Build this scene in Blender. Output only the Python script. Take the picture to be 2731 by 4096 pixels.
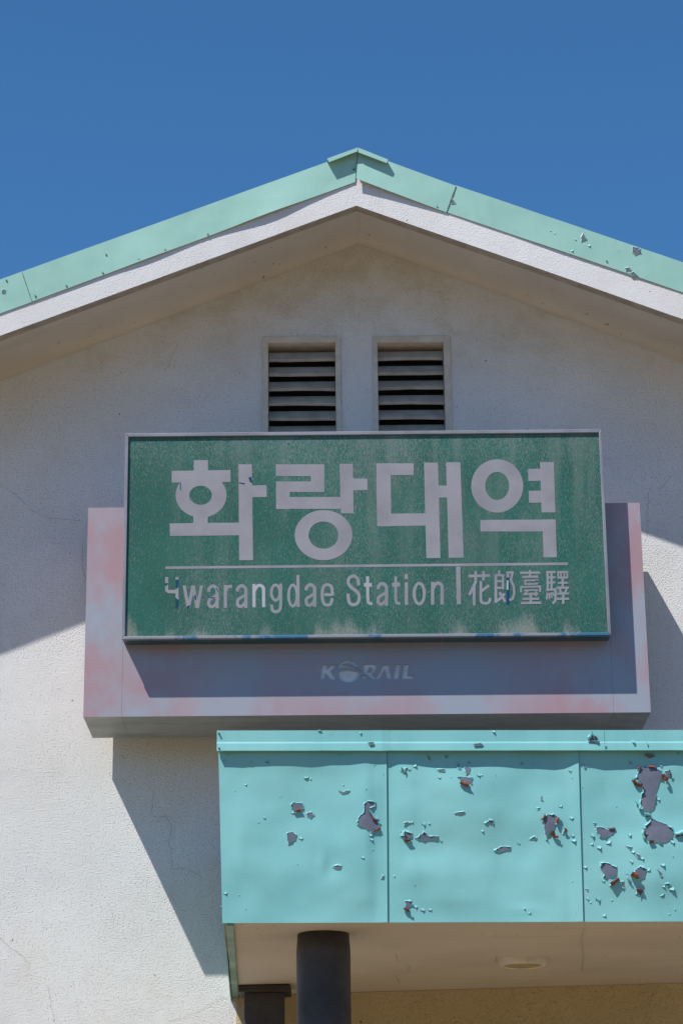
import bpy, math, random
from mathutils import Vector, Matrix, noise
from mathutils.geometry import tessellate_polygon

for o in list(bpy.data.objects): bpy.data.objects.remove(o)
scn = bpy.context.scene
col = scn.collection
rnd = random.Random(7)

# ------------------------------------------------------------------ camera
LENS, SENS = 85.0, 36.0
PW, PH = 2731.0, 4096.0                       # size of the photograph
FPX = LENS / SENS * PH
CAM = Vector((0, -13.4, 1.6))
PITCH, ROLL = math.atan(3225 / 9671), math.radians(0.6)
_f = Vector((0, math.cos(PITCH), math.sin(PITCH)))
_r0 = Vector((1, 0, 0)); _u0 = _r0.cross(_f)
RIGHT = _r0 * math.cos(ROLL) - _u0 * math.sin(ROLL)
UP = _r0 * math.sin(ROLL) + _u0 * math.cos(ROLL)
cd = bpy.data.cameras.new('camera'); cam = bpy.data.objects.new('camera', cd); col.objects.link(cam)
cd.sensor_fit = 'VERTICAL'; cd.sensor_height = SENS; cd.sensor_width = 24; cd.lens = LENS
cd.clip_start = 0.1; cd.clip_end = 3000
m = Matrix((RIGHT, UP, -_f)).transposed().to_4x4(); m.translation = CAM
cam.matrix_world = m
scn.camera = cam

# ------------------------------------------------------------------ sky, sun, exposure
SUN_DIR = Vector((-1.06, -1.0, 2.2)).normalized()          # towards the sun
world = bpy.data.worlds.new('World'); scn.world = world; world.use_nodes = True
wn = world.node_tree; wn.nodes.clear()
sky = wn.nodes.new('ShaderNodeTexSky'); sky.sky_type = 'NISHITA'; sky.sun_disc = False
sky.sun_elevation = math.asin(SUN_DIR.z); sky.sun_rotation = math.atan2(SUN_DIR.x, SUN_DIR.y)
sky.altitude = 3000; sky.air_density = 1.0; sky.dust_density = 0.0; sky.ozone_density = 10.0
bg = wn.nodes.new('ShaderNodeBackground'); bg.inputs['Strength'].default_value = 0.14
wo = wn.nodes.new('ShaderNodeOutputWorld')
tint = wn.nodes.new('ShaderNodeMix'); tint.data_type = 'RGBA'; tint.blend_type = 'MULTIPLY'; tint.inputs[0].default_value = 1.0
tint.inputs[7].default_value = (0.68, 1.0, 0.98, 1)      # white balance of the clear sky
wn.links.new(sky.outputs[0], tint.inputs[6]); wn.links.new(tint.outputs[2], bg.inputs[0]); wn.links.new(bg.outputs[0], wo.inputs[0])
sd = bpy.data.lights.new('sun', 'SUN'); sd.energy = 4.9; sd.angle = math.radians(0.5); sd.color = (1.0, 0.965, 0.92)
sun = bpy.data.objects.new('sun', sd); col.objects.link(sun)
sun.rotation_euler = SUN_DIR.to_track_quat('Z', 'Y').to_euler(); sun.location = (-8, -12, 18)
scn.view_settings.view_transform = 'Standard'; scn.view_settings.look = 'None'
scn.view_settings.exposure = 0.22; scn.view_settings.gamma = 1.0; scn.view_settings.use_curve_mapping = False
scn.render.engine = 'CYCLES'
scn.cycles.max_bounces = 10; scn.cycles.diffuse_bounces = 6

# ------------------------------------------------------------------ helpers
def on(px, py, Y):
    """the point of the vertical plane at depth Y that a place on the photograph measures to"""
    v = RIGHT * ((px - PW / 2) / FPX) - UP * ((py - PH / 2) / FPX) + _f
    return CAM + v * ((Y - CAM.y) / v.y)
def xz(px, py, Y):
    p = on(px, py, Y); return (p.x, p.z)
def crop(ox, oy, s): return lambda x, y: (ox + x / s, oy + y / s)

def empty(name, loc, label, cat, group=None):
    o = bpy.data.objects.new(name, None); col.objects.link(o); o.location = loc
    o.empty_display_size = 0.2
    o['label'] = label; o['category'] = cat
    if group: o['group'] = group
    return o
def root_of(o):
    v = Vector((0, 0, 0))
    while o: v += o.location; o = o.parent
    return v
def obj(name, verts, faces, mats, parent=None, midx=None, smooth=False):
    me = bpy.data.meshes.new(name)
    # the origin goes to the middle of the piece so that it can be handled singly
    c = sum((Vector(v) for v in verts), Vector()) / max(1, len(verts))
    me.from_pydata([tuple(Vector(v) - c) for v in verts], [], faces)
    if not isinstance(mats, (list, tuple)): mats = [mats]
    for mt in mats: me.materials.append(mt)
    if midx: me.polygons.foreach_set('material_index', midx)
    if smooth: me.polygons.foreach_set('use_smooth', [True] * len(me.polygons))
    me.update()
    o = bpy.data.objects.new(name, me); col.objects.link(o)
    o.location = c - (root_of(parent) if parent else Vector((0, 0, 0)))
    if parent: o.parent = parent
    return o
class MB:
    def __init__(s): s.v = []; s.f = []; s.m = []
    def add(s, vs, fs, mi=0):
        b = len(s.v); s.v += [tuple(v) for v in vs]; s.f += [tuple(i + b for i in f) for f in fs]; s.m += [mi] * len(fs)
    def box(s, x0, x1, y0, y1, z0, z1, mi=0):
        s.hexa([(x0,y0,z0),(x1,y0,z0),(x1,y1,z0),(x0,y1,z0),(x0,y0,z1),(x1,y0,z1),(x1,y1,z1),(x0,y1,z1)], mi)
    def hexa(s, v, mi=0):
        s.add(v, [(0,3,2,1),(4,5,6,7),(0,1,5,4),(1,2,6,5),(2,3,7,6),(3,0,4,7)], mi)
    def plate(s, loops, y0, y1, mi=0):
        """flat piece in XZ: first loop is the outline, the others are holes; front at y0"""
        flat = [p for l in loops for p in l]
        tris = tessellate_polygon([[Vector((p[0], p[1], 0)) for p in l] for l in loops])
        n = len(flat); fs = []
        for t in tris:
            a, b, c = (flat[i] for i in t)
            ar = (b[0]-a[0])*(c[1]-a[1]) - (b[1]-a[1])*(c[0]-a[0])
            if abs(ar) < 1e-12: continue
            t = tuple(t) if ar > 0 else (t[0], t[2], t[1])
            fs.append(t); fs.append((t[0]+n, t[2]+n, t[1]+n))
        b = 0
        for k, l in enumerate(loops):
            L = len(l); ar = sum(l[i][0]*l[(i+1)%L][1] - l[(i+1)%L][0]*l[i][1] for i in range(L))
            ccw = (ar > 0) == (k == 0)
            for i in range(L):
                j = (i + 1) % L
                q = (b+i, b+i+n, b+j+n, b+j) if ccw else (b+i, b+j, b+j+n, b+i+n)
                fs.append(q)
            b += L
        s.add([(p[0], y0, p[1]) for p in flat] + [(p[0], y1, p[1]) for p in flat], fs, mi)
    def tube(s, pts, r, n=8, mi=0):
        for i in range(len(pts)-1):
            a, b = Vector(pts[i]), Vector(pts[i+1]); d = (b-a).normalized()
            u = d.orthogonal().normalized(); w = d.cross(u)
            vs = []
            for p in (a, b):
                for k in range(n):
                    t = 2*math.pi*k/n; vs.append(p + (u*math.cos(t) + w*math.sin(t))*r)
            s.add(vs, [(k, (k+1)%n, n+(k+1)%n, n+k) for k in range(n)] + [tuple(range(n))[::-1], tuple(range(n, 2*n))], mi)
    def make(s, name, mats, parent=None, smooth=False):
        return obj(name, s.v, s.f, mats, parent, s.m, smooth)
def bevel(o, w, seg=2):
    b = o.modifiers.new('bevel', 'BEVEL'); b.width = w; b.segments = seg; b.limit_method = 'ANGLE'; b.angle_limit = math.radians(50)
    return o
def ellipse(cx, cy, rx, ry, n=48):
    return [(cx + rx*math.cos(2*math.pi*k/n), cy + ry*math.sin(2*math.pi*k/n)) for k in range(n)]

# ------------------------------------------------------------------ materials
class NT:
    def __init__(s, name):
        s.mat = bpy.data.materials.new(name); s.mat.use_nodes = True
        s.t = s.mat.node_tree; s.t.nodes.clear()
        s.out = s.n('ShaderNodeOutputMaterial'); s.b = s.n('ShaderNodeBsdfPrincipled')
        s.l(s.b.outputs[0], s.out.inputs[0])
        s.pos = s.n('ShaderNodeNewGeometry').outputs['Position']
    def n(s, t, **kw):
        nd = s.t.nodes.new(t)
        for k, v in kw.items(): setattr(nd, k, v)
        return nd
    def l(s, a, b): s.t.links.new(a, b)
    def val(s, sock, x):
        if isinstance(x, (int, float)): sock.default_value = x
        elif isinstance(x, tuple): sock.default_value = x if len(x) == len(sock.default_value) else (*x, 1)
        else: s.l(x, sock)
    def scale(s, sx, sy, sz, off=(0,0,0)):
        mp = s.n('ShaderNodeMapping'); s.l(s.pos, mp.inputs[0]); mp.inputs['Scale'].default_value = (sx, sy, sz); mp.inputs['Location'].default_value = off
        return mp.outputs[0]
    def noise(s, sc, det=3, rough=0.55, vec=None, dist=0):
        nd = s.n('ShaderNodeTexNoise'); s.l(vec or s.pos, nd.inputs['Vector'])
        nd.inputs['Scale'].default_value = sc; nd.inputs['Detail'].default_value = det; nd.inputs['Roughness'].default_value = rough; nd.inputs['Distortion'].default_value = dist
        return nd.outputs['Fac']
    def voro(s, sc, vec=None, feature='F1', rand=1):
        nd = s.n('ShaderNodeTexVoronoi'); nd.feature = feature; s.l(vec or s.pos, nd.inputs['Vector']); nd.inputs['Scale'].default_value = sc; nd.inputs['Randomness'].default_value = rand
        return nd.outputs['Distance']
    def ramp(s, x, a, b, lo=0., hi=1.):
        nd = s.n('ShaderNodeMapRange'); nd.interpolation_type = 'SMOOTHSTEP'; s.val(nd.inputs[0], x)
        nd.inputs[1].default_value = a; nd.inputs[2].default_value = b; nd.inputs[3].default_value = lo; nd.inputs[4].default_value = hi
        return nd.outputs[0]
    def math(s, op, a, b=0.):
        nd = s.n('ShaderNodeMath', operation=op); s.val(nd.inputs[0], a); s.val(nd.inputs[1], b); return nd.outputs[0]
    def mix(s, f, a, b, mode='MIX'):
        nd = s.n('ShaderNodeMix', data_type='RGBA', blend_type=mode); s.val(nd.inputs[0], f); s.val(nd.inputs[6], a); s.val(nd.inputs[7], b); return nd.outputs[2]
    def sep(s):
        nd = s.n('ShaderNodeSeparateXYZ'); s.l(s.pos, nd.inputs[0]); return nd.outputs
    def bump(s, h, strength=1., dist=0.01, prev=None):
        nd = s.n('ShaderNodeBump'); s.val(nd.inputs['Height'], h); nd.inputs['Strength'].default_value = strength; nd.inputs['Distance'].default_value = dist
        if prev: s.l(prev, nd.inputs['Normal'])
        return nd.outputs[0]
    def fin(s, colr, rough=0.6, normal=None, metal=0., spec=0.5):
        s.val(s.b.inputs['Base Color'], colr); s.val(s.b.inputs['Roughness'], rough); s.val(s.b.inputs['Metallic'], metal); s.b.inputs['Specular IOR Level'].default_value = spec
        if normal: s.l(normal, s.b.inputs['Normal'])
        return s.mat

def stucco(name, base, base2, bumpd=0.007, pit=0.8, speck=0.5, sc=128):
    t = NT(name)
    big = t.ramp(t.noise(0.9, 5), 0.35, 0.7)
    c = t.mix(big, base, base2)
    blot = t.ramp(t.noise(4.5, 4, 0.65), 0.5, 0.78, 0, 0.35)
    c = t.mix(blot, c, tuple(x*0.86 for x in base2))
    tan = t.ramp(t.noise(1.3, 5, 0.65, t.scale(1, 1, 0.8, (7, 0, 3))), 0.52, 0.72, 0, 0.30)
    c = t.mix(tan, c, tuple(x*k for x, k in zip(base2, (0.92, 0.84, 0.70))))
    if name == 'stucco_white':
        # ragged tan stains, plus warm eave shade painted in, thickest high on the gable
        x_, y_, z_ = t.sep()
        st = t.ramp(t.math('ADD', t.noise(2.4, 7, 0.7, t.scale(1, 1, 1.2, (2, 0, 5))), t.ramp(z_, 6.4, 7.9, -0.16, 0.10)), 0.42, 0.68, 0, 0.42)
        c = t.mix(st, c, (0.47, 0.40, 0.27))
    runs = t.ramp(t.noise(4.0, 5, 0.6, t.scale(2.2, 1, 0.16)), 0.56, 0.78, 0, 0.22)
    c = t.mix(runs, c, tuple(x*0.74 for x in base2))
    n1 = t.noise(sc, 2, 0.6); p1 = t.noise(sc*0.95, 1, 0.4)
    hole = t.ramp(p1, 0.60, 0.70); grain = t.ramp(t.noise(1.6, 4), 0.35, 0.65, 0.55, 1.0)
    h = t.math('SUBTRACT', t.math('MULTIPLY', n1, grain), t.math('MULTIPLY', hole, 0.55))
    pits = t.math('MULTIPLY', t.ramp(p1, 0.66, 0.74, 0, speck), t.ramp(t.noise(2.2, 4), 0.34, 0.60, 0.25, 1))
    c = t.mix(pits, c, (0.24, 0.20, 0.16))
    spot = t.ramp(t.noise(34, 1, 0.5), 0.775, 0.80, 0, 0.8)
    c = t.mix(spot, c, (0.10, 0.08, 0.06))
    nb = t.bump(h, pit, bumpd)
    nb = t.bump(t.noise(3.0, 4), 0.12, 0.03, nb)
    return t.fin(c, 0.93, nb, spec=0.2)

M = {}
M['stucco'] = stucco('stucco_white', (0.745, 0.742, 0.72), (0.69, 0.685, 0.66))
M['verge'] = stucco('verge_stucco', (0.74, 0.72, 0.72), (0.68, 0.665, 0.66), 0.006, 0.55, 0.25, 128)
M['porch_shade'] = stucco('porch_stucco_shade', (0.56, 0.47, 0.30), (0.50, 0.41, 0.25), 0.008, 0.8, 0.5, 120)  # same wall stucco with the warm shade under the canopy painted in
def plaster():
    t = NT('soffit_plaster')
    c = t.mix(t.ramp(t.noise(1.4, 5), 0.35, 0.7), (0.62, 0.585, 0.53), (0.55, 0.515, 0.46))
    c = t.mix(t.ramp(t.noise(1.0, 4, 0.6, t.scale(0.7, 7, 3)), 0.52, 0.8, 0, 0.4), c, (0.45, 0.41, 0.35))
    c = t.mix(t.ramp(t.noise(34, 1), 0.745, 0.79, 0, 0.75), c, (0.12, 0.09, 0.06))
    return t.fin(c, 0.85, t.bump(t.noise(45, 3), 0.18, 0.006), spec=0.25)
M['plaster'] = plaster()
def paint(name, a, b, grime, bumpn=0.12, rough=0.42):
    t = NT(name)
    c = t.mix(t.ramp(t.noise(1.7, 4), 0.3, 0.72), a, b)
    c = t.mix(t.ramp(t.noise(3.0, 5, 0.6, t.scale(3.2, 3, 0.55)), 0.52, 0.8, 0, 0.35), c, tuple(x*0.82 for x in b))
    c = t.mix(t.ramp(t.noise(9, 6, 0.7), 0.60, 0.86, 0, grime), c, (0.10, 0.13, 0.09))
    n = t.bump(t.noise(85, 3, 0.6), bumpn, 0.003)
    n = t.bump(t.ramp(t.noise(9, 3, 0.5), 0.52, 0.60), 0.035, 0.003, n)
    n = t.bump(t.noise(2.3, 2), 0.25, 0.05, n)
    r = t.ramp(t.noise(6, 3), 0.3, 0.7, rough-0.06, rough+0.12)
    return t.fin(c, r, n, spec=0.3)
M['turq'] = paint('turquoise_paint', (0.185, 0.475, 0.480), (0.230, 0.525, 0.520), 0.26, 0.12, 0.56)
M['mint'] = paint('mint_paint', (0.335, 0.575, 0.500), (0.285, 0.505, 0.435), 0.5)
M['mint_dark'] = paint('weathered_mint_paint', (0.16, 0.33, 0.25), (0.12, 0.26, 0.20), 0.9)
def simple(name, c, rough=0.6, metal=0., nsc=20, amt=0.25, bsc=60, bst=0.15, bd=0.003, spec=0.4):
    t = NT(name)
    cc = t.mix(t.ramp(t.noise(nsc, 5, 0.6), 0.32, 0.72), c, tuple(x*(1-amt) for x in c))
    return t.fin(cc, rough, t.bump(t.noise(bsc, 3), bst, bd), metal, spec)
M['bare'] = simple('bare_grey_sheet', (0.135, 0.150, 0.205), 0.55, 0., 30, 0.22)
M['primer'] = simple('red_primer', (0.17, 0.036, 0.025), 0.6, 0., 45, 0.35)
M['primer2'] = simple('worn_red_primer', (0.34, 0.10, 0.06), 0.6, 0., 60, 0.5)
M['charcoal'] = simple('charcoal_paint', (0.060, 0.058, 0.060), 0.6, 0., 5, 0.45, 30, 0.5, 0.010)
M['slat'] = simple('weathered_slat_paint', (0.46, 0.40, 0.325), 0.8, 0., 9, 0.3, 40, 0.3, 0.004)
M['ventframe'] = simple('vent_frame_paint', (0.66, 0.60, 0.51), 0.8, 0., 12, 0.2)
M['dark'] = simple('dark_void', (0.02, 0.018, 0.015), 0.9)
M['crack'] = simple('crack_dirt', (0.36, 0.34, 0.31), 0.95)
M['screw'] = simple('screw_head', (0.22, 0.36, 0.33), 0.5, 0.3)
M['ring'] = simple('lamp_ring_plastic', (0.74, 0.72, 0.68), 0.5)
M['lens'] = simple('lamp_diffuser_yellowed', (0.46, 0.40, 0.20), 0.35)
M['residue'] = simple('blue_film_residue', (0.008, 0.055, 0.135), 0.4)
M['recess'] = simple('logo_recess_grey', (0.78, 0.79, 0.80), 0.6)
M['felt'] = simple('grey_roofing_felt', (0.13, 0.125, 0.12), 0.9)
M['drip'] = simple('bare_mortar_edge', (0.40, 0.36, 0.31), 0.9, 0., 14, 0.3, 60, 0.4, 0.005)
M['grime'] = simple('joint_grime', (0.09, 0.12, 0.09), 0.9)
M['steel'] = simple('bracket_steel', (0.2, 0.2, 0.2), 0.5, 0.6)
def housing():
    t = NT('faded_housing_paint')
    x, y, z = t.sep()
    m = t.ramp(t.noise(1.7, 5, 0.6, t.scale(1.4, 1, 1.0, (5.3, 0, 2.2)), 0.1), 0.36, 0.60)
    # the red coat survives towards both ends
    ends = t.ramp(t.math('ABSOLUTE', t.math('SUBTRACT', x, 0.15)), 0.7, 1.45, 0.30, 1.0)
    low = t.ramp(t.math('ADD', z, t.math('MULTIPLY', t.noise(3.0, 4), 0.25)), 4.84, 5.02, 0.45, 0.0)
    m = t.math('MULTIPLY', m, t.math('MINIMUM', t.math('ADD', ends, low), 1.0))
    c = t.mix(m, (0.315, 0.345, 0.40), (0.385, 0.24, 0.26))
    c = t.mix(t.ramp(t.noise(2.2, 4, 0.6, t.scale(2, 1, 0.8)), 0.48, 0.75, 0, 0.5), c, (0.41, 0.32, 0.36))
    n = t.bump(t.noise(140, 2), 0.05, 0.002); n = t.bump(t.noise(1.5, 2), 0.15, 0.03, n)
    return t.fin(c, 0.42, n, 0.0, 0.5)
M['housing'] = housing()
def under():
    t = NT('housing_underside')
    c = t.mix(t.ramp(t.noise(2.6, 6, 0.7, t.scale(0.7, 2.5, 1), 1.2), 0.35, 0.68), (0.36, 0.38, 0.37), (0.24, 0.26, 0.255))
    c = t.mix(t.ramp(t.noise(12, 6, 0.7, t.scale(0.5, 2, 1), 1.5), 0.62, 0.74, 0, 0.6), c, (0.10, 0.10, 0.10))
    return t.fin(c, 0.5, t.bump(t.noise(70, 2), 0.08, 0.002))
M['under'] = under()
def sign_green():
    t = NT('weathered_green_sheeting')
    x, y, z = t.sep()
    c = t.mix(t.ramp(t.noise(2.5, 3), 0.3, 0.7), (0.009, 0.088, 0.062), (0.013, 0.112, 0.080))
    streak = t.noise(1.0, 2, 0.6, t.scale(330, 1, 75))
    streak2 = t.noise(1.0, 2, 0.6, t.scale(420, 1, 60, (5, 0, 9)))
    streak3 = t.noise(1.0, 1, 0.5, t.scale(360, 1, 80, (2, 0, 5)))
    wear = t.noise(1.4, 5, 0.6, t.scale(1.6, 1, 0.7, (1, 0, 4)))
    # the sheeting is cleaner along its left end; the bottom edge has lost some of its film in tongues
    left = t.ramp(x, -1.12, -0.75, 0.0, 1.0)
    top = t.ramp(z, 5.95, 6.30, 0.0, 0.05)
    tongue = t.noise(1.0, 4, 0.6, t.scale(5.5, 1, 0.6, (0, 0, 2)))
    patch = t.ramp(t.math('ADD', tongue, t.ramp(z, 5.02, 5.40, 0.17, -0.30)), 0.50, 0.72)
    w = t.math('ADD', t.math('MULTIPLY', t.math('SUBTRACT', wear, 0.5), 0.22), t.math('ADD', t.math('MULTIPLY', left, 0.045), top))
    w = t.math('ADD', w, t.math('MULTIPLY', patch, 0.12))
    c = t.mix(t.ramp(streak3, 0.58, 0.70, 0, 0.6), c, (0.006, 0.055, 0.045))
    f1 = t.ramp(t.math('ADD', streak, w), 0.60, 0.70)
    f2 = t.ramp(t.math('ADD', streak2, t.math('MULTIPLY', w, 1.1)), 0.62, 0.72)
    wash = t.math('MULTIPLY', t.ramp(t.noise(1.0, 5, 0.65, t.scale(9, 1, 1.1, (4, 0, 1))), 0.40, 0.70), t.math('MULTIPLY', left, t.ramp(z, 5.15, 6.25, 0.14, 0.44)))
    c = t.mix(wash, c, (0.20, 0.23, 0.18))
    c = t.mix(t.math('MULTIPLY', f1, 0.8), c, (0.065, 0.22, 0.175))
    c = t.mix(t.math('MULTIPLY', f2, 0.85), c, (0.215, 0.205, 0.20))
    c = t.mix(t.math('MULTIPLY', patch, 0.30), c, (0.34, 0.31, 0.25))
    return t.fin(c, 0.5, t.bump(streak, 0.15, 0.002), 0, 0.4)
M['green'] = sign_green()
M['letter'] = simple('silver_letter_film', (0.30, 0.288, 0.315), 0.5, 0., 5, 0.2, 90, 0.05, 0.001)
M['letter2'] = simple('shiny_letter_film', (0.44, 0.43, 0.46), 0.3, 0., 6, 0.3, 90, 0.05, 0.001)
def alu(name, a, b, th0, th1):
    t = NT(name)
    c = t.mix(t.ramp(t.noise(2.2, 5, 0.65, t.scale(1.6, 1, 1.2)), th0, th1), a, b)
    c = t.mix(t.ramp(t.noise(1, 2, .6, t.scale(60, 1, 20)), 0.66, 0.72, 0, 0.5), c, (0.2, 0.2, 0.2))
    return t.fin(c, 0.45, t.bump(t.noise(120, 2), 0.05, 0.001), 0.15, 0.5)
M['alu'] = alu('sign_frame_aluminium', (0.27, 0.27, 0.30), (0.21, 0.21, 0.24), 0.4, 0.6)
M['alub'] = alu('sign_frame_with_blue_film', (0.27, 0.28, 0.31), (0.05, 0.165, 0.28), 0.53, 0.60)
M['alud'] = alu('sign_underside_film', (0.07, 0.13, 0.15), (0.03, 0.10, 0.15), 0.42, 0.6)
def earth():
    t = NT('sandy_forecourt')
    c = t.mix(t.ramp(t.noise(0.35, 6), 0.3, 0.7), (0.275, 0.20, 0.112), (0.235, 0.17, 0.095))
    return t.fin(c, 0.95, t.bump(t.noise(30, 4), 0.4, 0.02), spec=0.2)
M['earth'] = earth()
M['roofsheet'] = simple('mint_roof_sheet', (0.20, 0.44, 0.37), 0.5, 0., 2, 0.2)

# ------------------------------------------------------------------ ground
gb = MB(); gb.add([(-900, -900, 0), (900, -900, 0), (900, 900, 0), (-900, 900, 0)], [(0, 1, 2, 3)])
g = gb.make('ground', M['earth']); g['kind'] = 'structure'

# unseen ring of wooded hills, added to block light from the low sky
def wood():
    t = NT('added_wooded_hillside')
    c = t.mix(t.ramp(t.noise(0.12, 5), 0.35, 0.65), (0.050, 0.070, 0.028), (0.085, 0.085, 0.040))
    return t.fin(c, 0.95, t.bump(t.noise(0.5, 4), 0.8, 1.5), spec=0.1)
hb = MB(); NA, NR = 96, 6; hv = []
for k in range(NA):
    a = 2*math.pi*k/NA; dx, dy = math.cos(a), math.sin(a)
    top = 23 + 7*noise.noise(Vector((dx*2.1, dy*2.1, 4))) + 5*noise.noise(Vector((dx*6, dy*6, 1)))
    for j in range(NR+1):
        u = j/NR; rr = 70 + 130*u; hv.append((dx*rr, dy*rr, -0.3 + top*(1.25*u)**1.5/1.25**1.5*(1+.05*noise.noise(Vector((dx*9, dy*9, u*4))))))
hb.add(hv, [(k*(NR+1)+j, k*(NR+1)+j+1, ((k+1) % NA)*(NR+1)+j+1, ((k+1) % NA)*(NR+1)+j) for k in range(NA) for j in range(NR)])
hl = hb.make('added_hills', wood(), None, True); hl['kind'] = 'structure'

# ------------------------------------------------------------------ station building
D = 0.65                                               # gable overhang
HW = 4.6                                               # half width
bld = empty('station_building', (0.11, 4, 0), 'white stucco station building with a gabled front and mint green roof edge', 'building')
# gable line where the wall meets the soffit
pk = on(1435, 975, 0); PX, PZ = pk.x, pk.z
SL = (PZ - on(107, 1487, 0).z) / (PX - on(107, 1487, 0).x)          # left fall
SR = (PZ - on(2731, 1447, 0).z) / (on(2731, 1447, 0).x - PX)        # right fall
def gz(x, dz=0): return PZ + dz - (SL * (PX - x) if x < PX else SR * (x - PX))
XL, XR = PX - HW, PX + HW
# vent openings: (outer frame, inner opening) in photograph pixels
VB = 1850
vents = []
for (o0, o1, i0, i1, ot, it) in ((1050, 1361, 1070, 1343, 1348, 1370), (1490, 1798, 1506, 1775, 1347, 1369)):
    a = on(i0, it, 0); b = on(i1, it, 0); lo = on(i0, VB, 0).z
    vents.append(dict(x0=a.x, x1=b.x, z1=(a.z+b.z)/2, z0=lo, ox0=on(o0, ot, 0).x, ox1=on(o1, ot, 0).x, oz1=on((o0+o1)/2, ot, 0).z))
w = MB()
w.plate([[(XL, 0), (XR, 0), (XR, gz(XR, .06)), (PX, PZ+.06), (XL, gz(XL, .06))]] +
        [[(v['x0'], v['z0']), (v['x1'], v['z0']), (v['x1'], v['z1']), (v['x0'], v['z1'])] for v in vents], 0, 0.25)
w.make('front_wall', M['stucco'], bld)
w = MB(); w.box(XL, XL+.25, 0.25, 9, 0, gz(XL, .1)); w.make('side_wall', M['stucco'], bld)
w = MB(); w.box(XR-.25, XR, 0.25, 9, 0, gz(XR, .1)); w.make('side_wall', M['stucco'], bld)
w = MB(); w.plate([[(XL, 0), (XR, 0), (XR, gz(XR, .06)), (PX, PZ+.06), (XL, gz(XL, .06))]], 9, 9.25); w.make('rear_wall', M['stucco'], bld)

# roof slab, one side each: verge beam with drip edge in front, soffit with a cove against the wall
bp = on(1425, 822, -D)                                  # lower edge of the verge beam at the peak
bl, br = on(0, 1344, -D), on(2731, 1276, -D)
BL_, BR_ = (bp.z - bl.z)/(bp.x - bl.x), (bp.z - br.z)/(br.x - bp.x)
XE = HW + 0.6
for side, sl, slw in ((-1, BL_, SL), (1, BR_, SR)):
    # profile in (y, dz over the lower edge line)
    prof = [(-D, 0.32), (-D, 0.0), (-D+.075, 0.0), (-D+.080, 0.03)]
    n_along = 26
    # verge beam
    vb = MB(); rows = []
    for i in range(n_along+1):
        x = bp.x + side * XE * i / n_along; z = bp.z - sl * XE * i / n_along
        wob = 0.004 * noise.noise(Vector((x*1.3, 5.1, side)))
        rows.append([(x, -D, z+.34), (x, -D+.0*wob, z+wob), (x, -D+.075, z+wob), (x, -D+.085, z+.05), (x, -D+.085, z+.34)])
    vs = [p for r in rows for p in r]; fs = []
    for i in range(n_along):
        for k in range(5):
            a, b = i*5+k, i*5+(k+1) % 5
            q = (a, b, b+5, a+5); fs.append(q if side > 0 else q[::-1])
    vb.add(vs, fs); vb.m = [1 if (i % 5) in (1, 2) else 0 for i in range(len(vb.f))]
    vb.make('verge_beam', [M['verge'], M['drip']], bld)
    # soffit
    sb = MB(); rows = []; ys = [-D+.085, -0.30, -0.11]
    cov = [(-0.11 + 0.11*math.sin(t), 0.055*(math.cos(t)-1)) for t in [math.pi/2*k/6 for k in range(1, 7)]]
    pr = [(y, 0.055) for y in ys] + [(y-.002, 0.055+dz) for y, dz in cov]
    for i in range(n_along+1):
        x = PX + side * XE * i / n_along; z = PZ - slw * XE * i / n_along
        wob = 0.008*noise.noise(Vector((x*0.8, 2.2, side*3)))
        rows.append([(x, y, z + dz + (wob if y > -.3 else 0)) for y, dz in pr])
    vs = [p for r in rows for p in r]; K = len(pr); fs = []
    for i in range(n_along):
        for k in range(K-1):
            q = (i*K+k, i*K+k+1, (i+1)*K+k+1, (i+1)*K+k); fs.append(q if side > 0 else q[::-1])
    sb.add(vs, fs); sb.make('soffit', M['plaster'], bld, True)
    # roof covering
    rb = MB(); z0 = bp.z; h0 = 0.26; h1 = 0.36
    xa, xb = bp.x, bp.x + side*(XE+.05)
    za, zb = z0, z0 - sl*(XE+.05)
    rb.hexa([(xa, -D+.09, za+h0), (xb, -D+.09, zb+h0), (xb, 9.6, zb+h0), (xa, 9.6, za+h0), (xa, -D+.09, za+h1), (xb, -D+.09, zb+h1), (xb, 9.6, zb+h1), (xa, 9.6, za+h1)])
    rb.make('roof', M['roofsheet'], bld)

# flashing along the verge: traced corners, gently uneven sheets
def quad_sheet(parent, name, mat, corners, yf, nu, nv, thick=0.004, hem=0.0):
    """corners px: top-left, top-right, bottom-right, bottom-left; yf(u,v,px,py)=depth"""
    mb = MB(); tl, tr, br2, bl2 = corners; vs = []
    for j in range(nv+1):
        for i in range(nu+1):
            u, v = i/nu, j/nv
            px = (tl[0]*(1-u)+tr[0]*u)*(1-v) + (bl2[0]*(1-u)+br2[0]*u)*v
            py = (tl[1]*(1-u)+tr[1]*u)*(1-v) + (bl2[1]*(1-u)+br2[1]*u)*v
            vs.append((px, py, yf(u, v, px, py)))
    Y0 = sum(v[2] for v in vs)/len(vs)
    P = []
    for px, py, y in vs:
        p = on(px, py, Y0); P.append(Vector((p.x, y, p.z)))
    n = len(P); W1 = nu+1
    fs = []
    for j in range(nv):
        for i in range(nu):
            a = j*W1+i; fs.append((a, a+W1, a+W1+1, a+1)); fs.append((n+a, n+a+1, n+a+W1+1, n+a+W1))
    ring = [i for i in range(nu)] + [j*W1+nu for j in range(nv)] + [nv*W1+i for i in range(nu, 0, -1)] + [j*W1 for j in range(nv, 0, -1)]
    for k in range(len(ring)):
        a, b = k, (k+1) % len(ring); m0 = 2*n; q = len(ring); fs.append((m0+a, m0+b, m0+q+b, m0+q+a))
    TV = Vector((0, thick, 0))
    mb.add(P + [p + TV for p in P] + [P[i] for i in ring] + [P[i] + TV for i in ring], fs)
    return mb.make(name, mat, parent, True)
def wav(px, py, sc, amp, seed): return amp * noise.noise(Vector((px/sc, py/sc, seed)))
fl = []
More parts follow.
